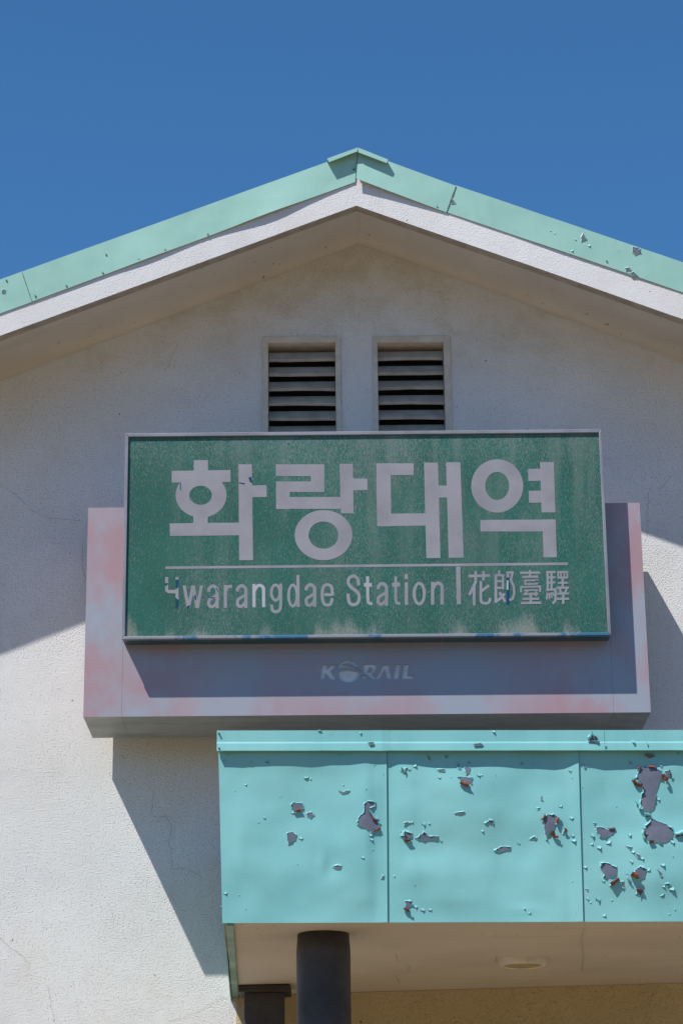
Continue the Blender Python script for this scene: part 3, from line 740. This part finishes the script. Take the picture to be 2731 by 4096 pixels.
# soffit slab, side panel with bottom trim, top sheet
FL, FR = on(892, 3691, YC+.006), on(3150, 3684, YC+.006)
BLc, BRc = on(940, 3984, -.001), on(3120, 3921, -.001)
s = MB(); t = Vector((0, 0, .05)); nx = 24; ny = 14
top = []; bot = []
for j in range(ny+1):
    for i in range(nx+1):
        u, v = i/nx, j/ny
        p = (FL.lerp(FR, u)).lerp(BLc.lerp(BRc, u), v)
        bot.append(p + Vector((0, 0, .002 + .006*noise.noise(Vector((p.x*1.1, p.y*1.3, 9)))*min(1, 6*v)*min(1, 6*(1-v)))))
fs = [(j*(nx+1)+i, (j+1)*(nx+1)+i, (j+1)*(nx+1)+i+1, j*(nx+1)+i+1) for j in range(ny) for i in range(nx)]
s.add(bot, fs); s.make('soffit', M['plaster'], cn, True)
zt = on(870, 2960, YC).z
s = MB(); s.hexa([(FL.x, YC+.01, zt-.06), (FR.x, YC+.01, zt-.06), (BRc.x, -.001, zt-.06), (FL.x, -.001, zt-.06), (FL.x, YC+.01, zt), (FR.x, YC+.01, zt), (BRc.x, -.001, zt), (FL.x, -.001, zt)]); s.make('roof_sheet', M['felt'], cn)
a0 = on(893, 3693, YC+.006); b0 = on(923, 4003, -.001)
sp_ = MB(); n = 12; vs = []
for i in range(n+1):
    u = i/n; p = a0.lerp(b0, u); wob = .006*noise.noise(Vector((p.y*2.2, 1, 3)))+(.006 if i == 4 else 0)
    vs += [(p.x, p.y, p.z+wob), (p.x+.005, p.y, p.z+wob), (p.x+.005, p.y, zt), (p.x, p.y, zt)]
fs = []
for i in range(n):
    for k in range(4):
        q = (i*4+k, i*4+(k+1) % 4, (i+1)*4+(k+1) % 4, (i+1)*4+k); fs.append(q)
fs += [(3, 2, 1, 0), tuple(n*4+k for k in range(4))]
sp_.add(vs, fs); sp_.make('side_panel', M['mint_dark'], cn)
t0, t1 = on(907, 3694, YC+.008), on(933, 3694, YC+.008); t2, t3 = on(954, 3984, -.001), on(928, 3984, -.001)
s = MB(); dz = Vector((0, 0, -.010)); uz = Vector((0, 0, .004))
s.hexa([t0+dz, t1+dz, t2+dz, t3+dz, t0+uz, t1+uz, t2+uz, t3+uz]); s.make('edge_trim', M['mint_dark'], cn)

# peeled paint: bare patches with raised, curling rims, and rolled flakes showing the red primer
cA = crop(800, 2850, 1.568); cB = crop(1700, 2850, 1.5208)
def surf(px, py): 
    p = on(px, py, YC); return Vector((p.x, fasc(px, py), p.z))
def flash_surf(px, py):
    p = on(px, py, FB-.012)
    if px < 110: v = min(1, max(0, (py-(1086+(90-px)*.362))/121)); y = FB - .0005*v - abs(wav(px, py, 300, .003, 3))
    else: v = min(1, max(0, (py-(741+(px-1822)*.339))/112)); y = fB(px, py, v)
    return Vector((p.x, y, p.z))
def refine(poly, n, jit):
    out = []
    for i in range(len(poly)):
        a, b = poly[i], poly[(i+1) % len(poly)]
        for k in range(n):
            u = k/n; j = 0 if k == 0 else jit
            out.append((a[0]*(1-u)+b[0]*u+rnd.uniform(-j, j), a[1]*(1-u)+b[1]*u+rnd.uniform(-j, j)))
    return out
def patch(poly, parent, sf=surf, curl=1.0, mats=None, off=0.0022):
    cx = sum(p[0] for p in poly)/len(poly); cy = sum(p[1] for p in poly)/len(poly)
    pl = refine(poly, 4, 2.6 if max(abs(p[0]-cx) for p in poly) > 22 else 1.3)
    O = Vector((0, -off, 0))
    tri = tessellate_polygon([[Vector((p[0], p[1], 0)) for p in pl]])
    pts = list(pl); tr = [tuple(t) for t in tri]; mid = {}
    def mp(i, j):
        k = (min(i, j), max(i, j))
        if k not in mid: mid[k] = len(pts); pts.append(((pts[i][0]+pts[j][0])/2, (pts[i][1]+pts[j][1])/2))
        return mid[k]
    for _ in range(2 if max(abs(p[0]-cx) for p in pl) > 25 else 1):
        tr = [q for a, b, c in tr for ab, bc, ca in [(mp(a, b), mp(b, c), mp(c, a))] for q in ((a, ab, ca), (ab, b, bc), (ca, bc, c), (ab, bc, ca))]
    vs = [sf(*p)+O for p in pts]
    fs = []
    for t in tr:
        a, b, c = (pts[i] for i in t); ar = (b[0]-a[0])*(c[1]-a[1])-(b[1]-a[1])*(c[0]-a[0])
        if abs(ar) > 1e-9: fs.append(tuple(t) if ar < 0 else (t[0], t[2], t[1]))
    bp_ = obj('bare_patch', vs, fs, M['bare'], parent)
    # rim: paint standing off the metal around the hole
    mb = MB(); n = len(pl); f1 = []; f2 = []; b1 = []; b2 = []
    size = math.sqrt(max((p[0]-cx)**2+(p[1]-cy)**2 for p in pl))
    seed = rnd.uniform(0, 99)
    for i, p in enumerate(pl):
        q0, q2 = Vector(pl[i-1]), Vector(pl[(i+1) % n]); d = (q2-q0).normalized() if (q2-q0).length else Vector((1, 0))
        nr = Vector((d.y, -d.x))
        if nr.dot(Vector((p[0]-cx, p[1]-cy))) < 0: nr = -nr
        h = max(0, noise.noise(Vector((i*.45, seed, 0)))*1.6+.35)*curl
        lift = min(.016, .0030 + h*.00013*min(size, 60)); inw = min(2 + h*5, size*.3)
        outp = (p[0]+nr.x*(1.6+h*3), p[1]+nr.y*(1.6+h*3)); inp = (p[0]-nr.x*inw*.4, p[1]-nr.y*inw*.4)
        f1.append(sf(*outp)+Vector((0, -.0008, 0))); f2.append(sf(*inp)+Vector((0, -lift, 0)))
        b1.append(sf(*outp)+Vector((0, .0004, 0))); b2.append(sf(*inp)+Vector((0, -lift+.0012, 0)))
    V = f1+f2+b1+b2; F1 = []; F2 = []
    s_ = sum(pl[i][0]*pl[(i+1) % n][1]-pl[(i+1) % n][0]*pl[i][1] for i in range(n))
    for i in range(n):
        j = (i+1) % n
        qa = (i, j, n+j, n+i); qb = (2*n+i, 3*n+i, 3*n+j, 2*n+j); qc = (n+i, n+j, 3*n+j, 3*n+i)
        if s_ < 0: qa, qb, qc = qa[::-1], qb[::-1], qc[::-1]
        F1 += [qa, qc]; F2 += [qb]
    mb.add(V, F1, 0); mb.f += F2; mb.m += [1]*len(F2)
    mb.make('paint_rim', mats or [M['turq'], M['primer']], parent)
def roll(px, py, length, rad, ang, parent, sf=surf, turns=.62, mats=None, flip=False):
    """a flake curled off the sheet; ang in degrees is the direction of the hinge in the photograph (0 = horizontal)"""
    mb = MB(); nl, nc = 7, 9; V = []
    p0 = sf(px, py); ca, sa = math.cos(math.radians(ang)), math.sin(math.radians(ang))
    ax = Vector((ca, 0, -sa)); pn = Vector((sa, 0, ca)); bend = rnd.uniform(-.9, .9); tap = rnd.uniform(-.8, .8)
    if flip: pn = -pn
    sd_ = rnd.uniform(0, 50)
    for lay in (0, 1):
        for i in range(nl+1):
            u = i/nl-.5; ww = length*(1+.25*noise.noise(Vector((u*3, sd_, 0))))
            for k in range(nc+1):
                t = k/nc*(turns*2*math.pi)*(1+.18*noise.noise(Vector((u*2.5, k*.3, sd_))))
                R = rad*(1-.22*k/nc)*(1+tap*u+.35*noise.noise(Vector((u*4, sd_, 7)))) - (.0011 if lay else 0)
                sh = 1-.30*(k/nc)**2+.15*noise.noise(Vector((k*.5, sd_, 4)))
                V.append(p0 + ax*(u*ww*sh*(1+.18*noise.noise(Vector((k*.9, u*9, sd_))))) + pn*(-R*math.sin(t)+bend*u*u*length) + Vector((0, -1, 0))*(rad*1.0-R*math.cos(t)+.002))
    n = (nl+1)*(nc+1); F = []; mi = []
    for i in range(nl):
        for k in range(nc):
            a = i*(nc+1)+k; F.append((a, a+1, a+nc+2, a+nc+1)); mi.append(1); F.append((n+a, n+a+nc+1, n+a+nc+2, n+a+1)); mi.append(0)
    for i in range(nl):
        for k in (0, nc):
            a = i*(nc+1)+k; b = a+nc+1; F.append((a, b, b+n, a+n)); mi.append(1)
    for i in (0, nl):
        for k in range(nc):
            a = i*(nc+1)+k; F.append((a, a+1, a+1+n, a+n)); mi.append(1)
    o = obj('paint_curl', V, F, mats or [M['turq'], M['primer'] if rnd.random() < .7 else M['primer2']], parent, mi, True)
    return o
def chip(px, py, size, ang, parent, sf=surf, mat=None):
    """small flake: three corners stay down, one lifts"""
    mb = MB(); ca, sa = math.cos(math.radians(ang)), math.sin(math.radians(ang))
    def q(a, b, lift): return sf(px+(a*ca-b*sa)*size, py+(a*sa+b*ca)*size) + Vector((0, -lift, 0))
    h = size*rnd.uniform(.0004, .0008)
    k = rnd.uniform(.6, 1.2)
    V = [q(-.75*k, -.3, .0006), q(.5, -.45*k, .0007), q(.8*k, .15, h*.4), q(.15, .55, h), q(-.35, .2*k, h*.5), q(0, -.05, h*.25)]
    F = [(0, 5, 1), (1, 5, 2), (2, 5, 3), (3, 5, 4), (4, 5, 0)]
    n = len(V); V2 = [v+Vector((0, .001, 0)) for v in V]
    mb.add(V+V2, F+[tuple(i+n for i in f[::-1]) for f in F]+[(i, (i+1) % 5, (i+1) % 5+n, i+n) for i in range(5)])
    mb.make('paint_chip', mat or M['turq'], parent)
def mk(c, pts): return [c(*p) for p in pts]
PA = [[(565,572),(590,560),(640,565),(648,590),(640,610),(605,618),(575,600)], [(668,628),(700,622),(718,645),(695,662),(672,652)], [(545,755),(580,745),(605,770),(600,800),(580,812),(555,832),(545,790)],
 [(1025,580),(1048,557),(1100,565),(1095,590),(1060,602),(1064,640),(1105,680),(1126,720),(1095,750),(1075,765),(1050,740),(1000,720),(982,690),(1000,650),(1025,630)], [(868,492),(895,500),(936,489),(930,508),(890,514)],
 [(830,966),(860,956),(888,963),(880,986),(850,986)], [(1250,750),(1285,742),(1325,755),(1330,785),(1300,800),(1262,785)], [(1345,788),(1372,776),(1402,748),(1432,776),(1490,776),(1490,800),(1420,806),(1370,797)],
 [(1275,692),(1300,688),(1318,694),(1280,712)], [(1280,1181),(1325,1183),(1335,1210),(1310,1222),(1290,1215)], [(1246,332),(1275,352),(1300,346),(1285,381),(1262,370)], [(1420,263),(1440,276),(1446,305),(1430,300)], [(1485,357),(1530,351),(1535,375),(1495,370)],
 [(404,312),(430,306),(434,326)], [(648,404),(668,410),(683,402),(680,418),(664,424)], [(1134,1046),(1142,1026),(1154,1022),(1150,1044)]]
PB = [[(235,338),(255,322),(273,336),(270,370),(248,382)], [(200,393),(235,391),(285,396),(288,440),(265,432),(220,415)], [(175,616),(235,603),(240,618),(200,626)], [(356,674),(385,657),(410,650),(412,682),(385,673)], [(415,837),(455,814),(520,814),(518,836),(480,843),(440,848)],
 [(715,642),(745,619),(785,621),(812,650),(785,690),(780,720),(755,740),(737,775),(720,700)], [(832,742),(845,711),(862,720),(852,736)], [(636,770),(655,753),(678,759),(672,773)], [(1035,697),(1060,693),(1110,712),(1150,706),(1155,722),(1135,746),(1100,766),(1060,756),(1040,726)],
 [(1300,342),(1345,326),(1390,331),(1430,356),(1440,390),(1420,430),(1405,480),(1400,540),(1390,590),(1365,610),(1330,596),(1305,560),(1310,520),(1320,470),(1300,420),(1277,400),(1290,370)], [(1335,690),(1380,646),(1430,666),(1495,701),(1510,745),(1480,785),(1430,801),(1380,791),(1330,770),(1325,730)],
 [(1450,357),(1480,351),(1488,390),(1465,396)], [(1335,254),(1385,251),(1398,268),(1370,281),(1345,278)], [(1060,912),(1110,916),(1160,941),(1165,990),(1140,1000),(1105,1010),(1080,1010),(1085,990),(1062,950)], [(1270,961),(1305,936),(1345,956),(1330,1010),(1290,1021),(1255,1000)],
 [(1285,1081),(1325,1086),(1310,1121),(1280,1105)], [(1215,811),(1255,821),(1245,845)], [(1270,861),(1300,866),(1310,896),(1288,890)], [(1405,956),(1430,976),(1438,1010),(1420,996)], [(1452,1047),(1475,1040),(1490,1056),(1470,1062)], [(1425,1117),(1450,1105),(1442,1126)], [(950,311),(975,331),(970,346)], [(1225,737),(1250,746),(1245,763)],
 [(675,581),(695,580),(685,593)], [(1020,671),(1038,672),(1030,686)], [(1510,755),(1545,738),(1590,735),(1590,752),(1530,765)], [(695,512),(706,508),(716,540),(704,536)], [(192,312),(204,310),(214,346),(200,340)], [(970,1070),(985,1072),(990,1088)], [(1186,1030),(1206,1028),(1208,1070),(1194,1064)]]
for c, L in ((cA, PA), (cB, PB)):
    for pts in L:
        pl = mk(c, pts); x = sum(p[0] for p in pl)/len(pl)
        k = panel_of(x)
        patch(pl, panels[k])
MM = .00122                                             # metres per photo pixel at the fascia
for c, x, y, ln, rd, an, fl_ in ((cA, 612, 611, 52, 9, -14, 0), (cA, 1108, 738, 44, 8, -28, 0), (cA, 1300, 806, 36, 11, 8, 0), (cA, 1272, 762, 34, 10, -70, 1), (cA, 1297, 1234, 42, 12, 18, 0), (cA, 1278, 362, 44, 8, 52, 1), (cA, 1088, 675, 70, 7, 40, 1),
    (cB, 240, 436, 60, 13, 22, 0), (cB, 797, 657, 44, 11, -55, 0), (cB, 785, 752, 52, 13, 45, 0), (cB, 852, 722, 30, 9, -70, 1), (cB, 1130, 709, 42, 6, -2, 1), (cB, 1283, 434, 76, 12, 36, 0), (cB, 1452, 404, 48, 15, 62, 1), (cB, 1375, 331, 50, 7, 4, 1), (cB, 1372, 788, 32, 9, -6, 0),
    (cB, 1340, 266, 26, 9, 40, 1), (cB, 1146, 1032, 70, 13, -35, 0), (cB, 1272, 992, 48, 16, 20, 0), (cB, 722, 640, 44, 7, -55, 1), (cB, 1300, 338, 30, 7, -35, 1), (cB, 1484, 370, 40, 6, 86, 1), (cB, 1320, 745, 70, 10, 88, 0), (cB, 1540, 742, 60, 13, -14, 1), (cB, 1300, 562, 60, 11, 60, 0), (cB, 1352, 622, 40, 9, 10, 0), (cB, 1300, 1080, 40, 9, 10, 1), (cB, 1230, 1012, 50, 8, 70, 0)):
    px, py = c(x, y); k = 1.568 if c is cA else 1.5208
    mt = [M['turq'], M['turq']] if (x, y) in ((1320, 745), (1300, 562), (1352, 622), (1272, 762), (1278, 362), (1540, 742), (1230, 1012)) else None
    roll(px, py, ln/k*MM, rd/k*MM, an, panels[panel_of(px)], flip=bool(fl_), mats=mt)
chA = [(405,658,18),(325,318,24),(285,452,12),(1040,480,13),(1020,912,20),(158,1132,18),(1400,697,22),(1435,695,14),(1500,405,18),(1345,335,20),(1345,1080,14),(1440,1235,20),(1350,1215,22),(1510,800,20),(220,490,10),(500,522,10),(365,688,12),(245,1143,9),(1150,388,10),(610,950,9),(800,815,7),(980,690,14),(1105,660,26),(1068,772,22),(630,785,22),(580,625,20),(875,265,14),(1090,330,9),(905,405,8),(895,452,12),(1080,860,9),(1225,862,8),(1215,1025,14),(1310,350,24),(1325,690,14),(285,1230,9),(135,1215,12),(150,300,16),(180,265,14),(1130,1155,8),(1395,1235,22),(1075,800,18),(1545,270,20),(690,415,14),(480,825,6),(1570,405,9)]
chB = [(590,305,24),(645,312,16),(410,115,14),(880,350,22),(820,570,18),(885,640,22),(345,720,16),(20,675,14),(1055,820,30),(1015,745,26),(1050,1130,30),(1495,1075,32),(1085,1235,18),(970,940,18),(1350,625,26),(1440,930,26),(325,380,20),(895,745,26),(900,780,22),(570,788,18),(340,380,14),(430,380,10),(890,395,10),(1250,300,20),(1010,800,16),(1240,745,20),(1260,850,18),(1315,890,18),(1250,905,20),(1200,1060,24),(1445,1060,18),(1500,790,22),(1415,525,22),(1500,390,22),(1330,700,20),(1110,790,30),(1130,1140,14),(1000,1155,14),(1500,875,14),(270,300,20),(130,265,22),(890,1025,12),(915,1215,9),(865,1190,8),(985,1130,18),(960,765,9),(952,452,10),(1080,1020,20),(1350,960,26),(1470,1160,9),(1515,1195,12),(1480,1225,12),(1540,245,20),(1430,320,18),(630,1218,16),(600,1190,14),(390,1095,7),(345,1103,7),(135,1098,6),(220,995,8),(575,645,7),(490,500,6),(530,608,8),(1160,568,9),(1215,580,6),(1180,300,6)]
for c, L in ((cA, chA), (cB, chB)):
    for x, y, sz in L:
        px, py = c(x, y)
        if px > 2760 or sz < 9: continue
        chip(px, py, sz*.55, rnd.uniform(-60, 60), panels[panel_of(px)])
        if sz > 17:
            r_ = sz*.28; n_ = 6; ph = rnd.uniform(0, 6); ex_ = rnd.uniform(.5, .9)
            pol = [(px-2+r_*rnd.uniform(.6, 1.2)*math.cos(ph+k*6.283/n_), py+r_*.6+ex_*r_*rnd.uniform(.6, 1.2)*math.sin(ph+k*6.283/n_)) for k in range(n_)]
            tri_ = tessellate_polygon([[Vector((a, b, 0)) for a, b in pol]])
            obj('bare_patch', [surf(*q)+Vector((0, -.0014, 0)) for q in pol], [tuple(t) for t in tri_], M['bare'], panels[panel_of(px)])
# cap peel and dents
def cap_surf(px, py):
    p = on(px, py, YC-.03); return Vector((p.x, YC-(.0262 if py < 2962 else .0338), p.z))
patch(mk(cB, [(988,150),(1010,127),(1045,150),(1050,180),(1000,174)]), caps[0], cap_surf)
for x, y, ln, rd, an, fl_ in ((1000, 150, 46, 8, -60, 0), (1022, 140, 40, 8, 35, 1)):
    px, py = cB(x, y); roll(px, py, ln/1.52*MM, rd/1.52*MM, an, caps[0], cap_surf, flip=bool(fl_), mats=[M['turq'], M['turq']])
patch(mk(cB, [(292,190),(330,186),(348,192),(340,204),(298,206)]), caps[0], cap_surf, .2)
patch(mk(cA, [(1052,188),(1085,185),(1090,206),(1065,208)]), caps[0], cap_surf, .2)
patch(mk(cA, [(738,112),(762,112),(752,118)]), caps[0], cap_surf, .2)
for c, x, y, sz in ((cA, 1003, 125, 18), (cB, 1262, 178, 16), (cB, 1345, 187, 16), (cB, 1092, 200, 16), (cB, 415, 115, 16)):
    px, py = c(x, y); chip(px, py, sz*.6, rnd.uniform(-40, 40), caps[0] if px < 2414 else caps[1], cap_surf)
# peeling on the verge flashing
for L, k in (([(1120,487),(1130,470),(1140,490),(1147,500),(1122,511)], 3), ([(1345,528),(1382,540),(1378,560),(1358,570),(1345,558)], 3), ([(1312,624),(1335,622),(1340,636),(1318,640)], 3), ([(1330,645),(1352,640),(1370,658),(1345,660)], 3), ([(546,335),(556,318),(566,330),(572,345),(552,342)], 3)):
    patch(mk(c2, L), fl[k], flash_surf, .5, [M['mint'], M['mint']], .0022)
patch([(6, 1158), (16, 1153), (24, 1160), (20, 1172), (8, 1170)], fl[1], flash_surf, .3, [M['mint'], M['mint']], .0022)
px, py = c2(1372, 543); roll(px, py, .03, .006, 60, fl[3], lambda x, y: flash_surf(x, y), flip=True, mats=[M['mint'], M['mint']])
for x, y, sz in ((1005, 470, 14), (985, 458, 12), (1080, 548, 14), (1155, 525, 18), (1095, 497, 12), (1285, 548, 8)):
    px, py = c2(x, y); chip(px, py, sz*.6, rnd.uniform(-40, 40), fl[3], flash_surf, M['mint'])

# ------------------------------------------------------------------ sheet over the wall beneath the canopy, warm shade in its colour
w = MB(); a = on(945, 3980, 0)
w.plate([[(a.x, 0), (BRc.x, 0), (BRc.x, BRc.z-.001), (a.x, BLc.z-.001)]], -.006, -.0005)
w.make('porch_wall_shade', M['porch_shade'], bld)

# ------------------------------------------------------------------ column and pillar under the canopy
yc = YC + .37; r = .124
pc = on(1294, 3900, yc)
def soffit_z(x, y):
    v = (y-(YC+.006))/(-(YC+.006)); u = (x-FL.x)/(FR.x-FL.x)
    return FL.lerp(FR, u).lerp(BLc.lerp(BRc, u), v).z
ct = empty('porch_column', (pc.x, yc, 0), 'round charcoal painted column holding up the turquoise canopy', 'column')
s = MB(); nz, na = 30, 48; vs = []; zt2 = soffit_z(pc.x, yc) + .004
for j in range(nz+1):
    z = zt2*(j/nz)**.8
    for k in range(na):
        t = 2*math.pi*k/na; R = r*(1+.012*noise.noise(Vector((math.cos(t)*2, math.sin(t)*2, z*3)))) - (.006 if j == nz else 0)
        vs.append((pc.x+R*math.cos(t), yc+R*math.sin(t), z))
fs = [(j*na+k, j*na+(k+1) % na, (j+1)*na+(k+1) % na, (j+1)*na+k) for j in range(nz) for k in range(na)] + [tuple(range(nz*na, nz*na+na))]
s.add(vs, fs); s.make('shaft', M['charcoal'], ct, True)
s = MB(); s.tube([(pc.x, yc, 0), (pc.x, yc, .12)], r+.03, 40); s.make('base', M['charcoal'], ct)

yp = -.42
p0, p1 = on(977, 3990, yp), on(1135, 3990, yp); c0, c1_ = on(955, 3938, yp-.02), on(1162, 3940, yp-.02); cz = on(1060, 3967, yp-.02).z
pl = empty('wall_pillar', ((p0.x+p1.x)/2, yp+.12, 0), 'square dark grey pillar with a flat cap beside the wall under the canopy', 'pillar')
s = MB(); s.box(p0.x, p1.x, yp, yp+.21, 0, cz); bevel(s.make('shaft', M['charcoal'], pl), .004)
s = MB(); s.box(c0.x, c1_.x, yp-.025, yp+.235, cz, c0.z-.002); bevel(s.make('cap', M['charcoal'], pl), .006)

# ------------------------------------------------------------------ ceiling light
lc = on(2088, 3838, -1.25); 
ya, yb2 = YC + .3, -.2                       # where this line of sight meets the soffit
for it in range(50):
    ylt = (ya + yb2) / 2; p = on(2088, 3836, ylt)
    if p.z < soffit_z(p.x, p.y): ya = ylt
    else: yb2 = ylt
p = on(2088, 3836, ylt); sz_ = soffit_z(p.x, p.y)
lt = empty('ceiling_light', (p.x, p.y, sz_), 'round flush ceiling light, unlit, on the canopy soffit', 'light'); sz_ -= .007
def lathe(name, prof, mat, parent, n=48):
    mb = MB(); vs = []
    for rr, zz in prof:
        for k in range(n):
            t = 2*math.pi*k/n; vs.append((p.x+rr*math.cos(t), p.y+rr*math.sin(t), sz_+zz))
    fs = [(j*n+k, (j+1)*n+k, (j+1)*n+(k+1) % n, j*n+(k+1) % n) for j in range(len(prof)-1) for k in range(n)]
    mb.add(vs, fs); return mb.make(name, mat, parent, True)
R0 = .118
lathe('trim_ring', [(R0, .02), (R0, -.020), (R0-.004, -.027), (R0-.012, -.030), (R0-.024, -.028), (R0-.028, -.018), (R0-.028, .02)], M['ring'], lt)
lathe('diffuser', [(R0-.0285, -.0265), (.06, -.032), (.002, -.034)], M['lens'], lt)

# hairline cracks in the canopy plaster
def soffit_pt(px, py):
    a, b = YC + .05, -.02
    for it in range(40):
        m_ = (a + b)/2; q = on(px, py, m_)
        if q.z < soffit_z(q.x, q.y): a = m_
        else: b = m_
    q = on(px, py, m_); return Vector((q.x, q.y, soffit_z(q.x, q.y) - .006))
cs = crop(1400, 3600, 1.178)
for c in ([(213, 250), (225, 285), (285, 308), (265, 335), (215, 355), (235, 395)], [(684, 285), (690, 262), (708, 266)], [(1098, 130), (1085, 190), (1100, 260), (1090, 330)]):
    vs = []
    for i, pp in enumerate(c):
        px, py = cs(*pp)
        for sg_ in (-1, 1): vs.append(soffit_pt(px + sg_*.9, py))
    obj('hairline_crack', vs, [(2*i, 2*i+1, 2*i+3, 2*i+2) for i in range(len(c)-1)], M['crack'], cn)
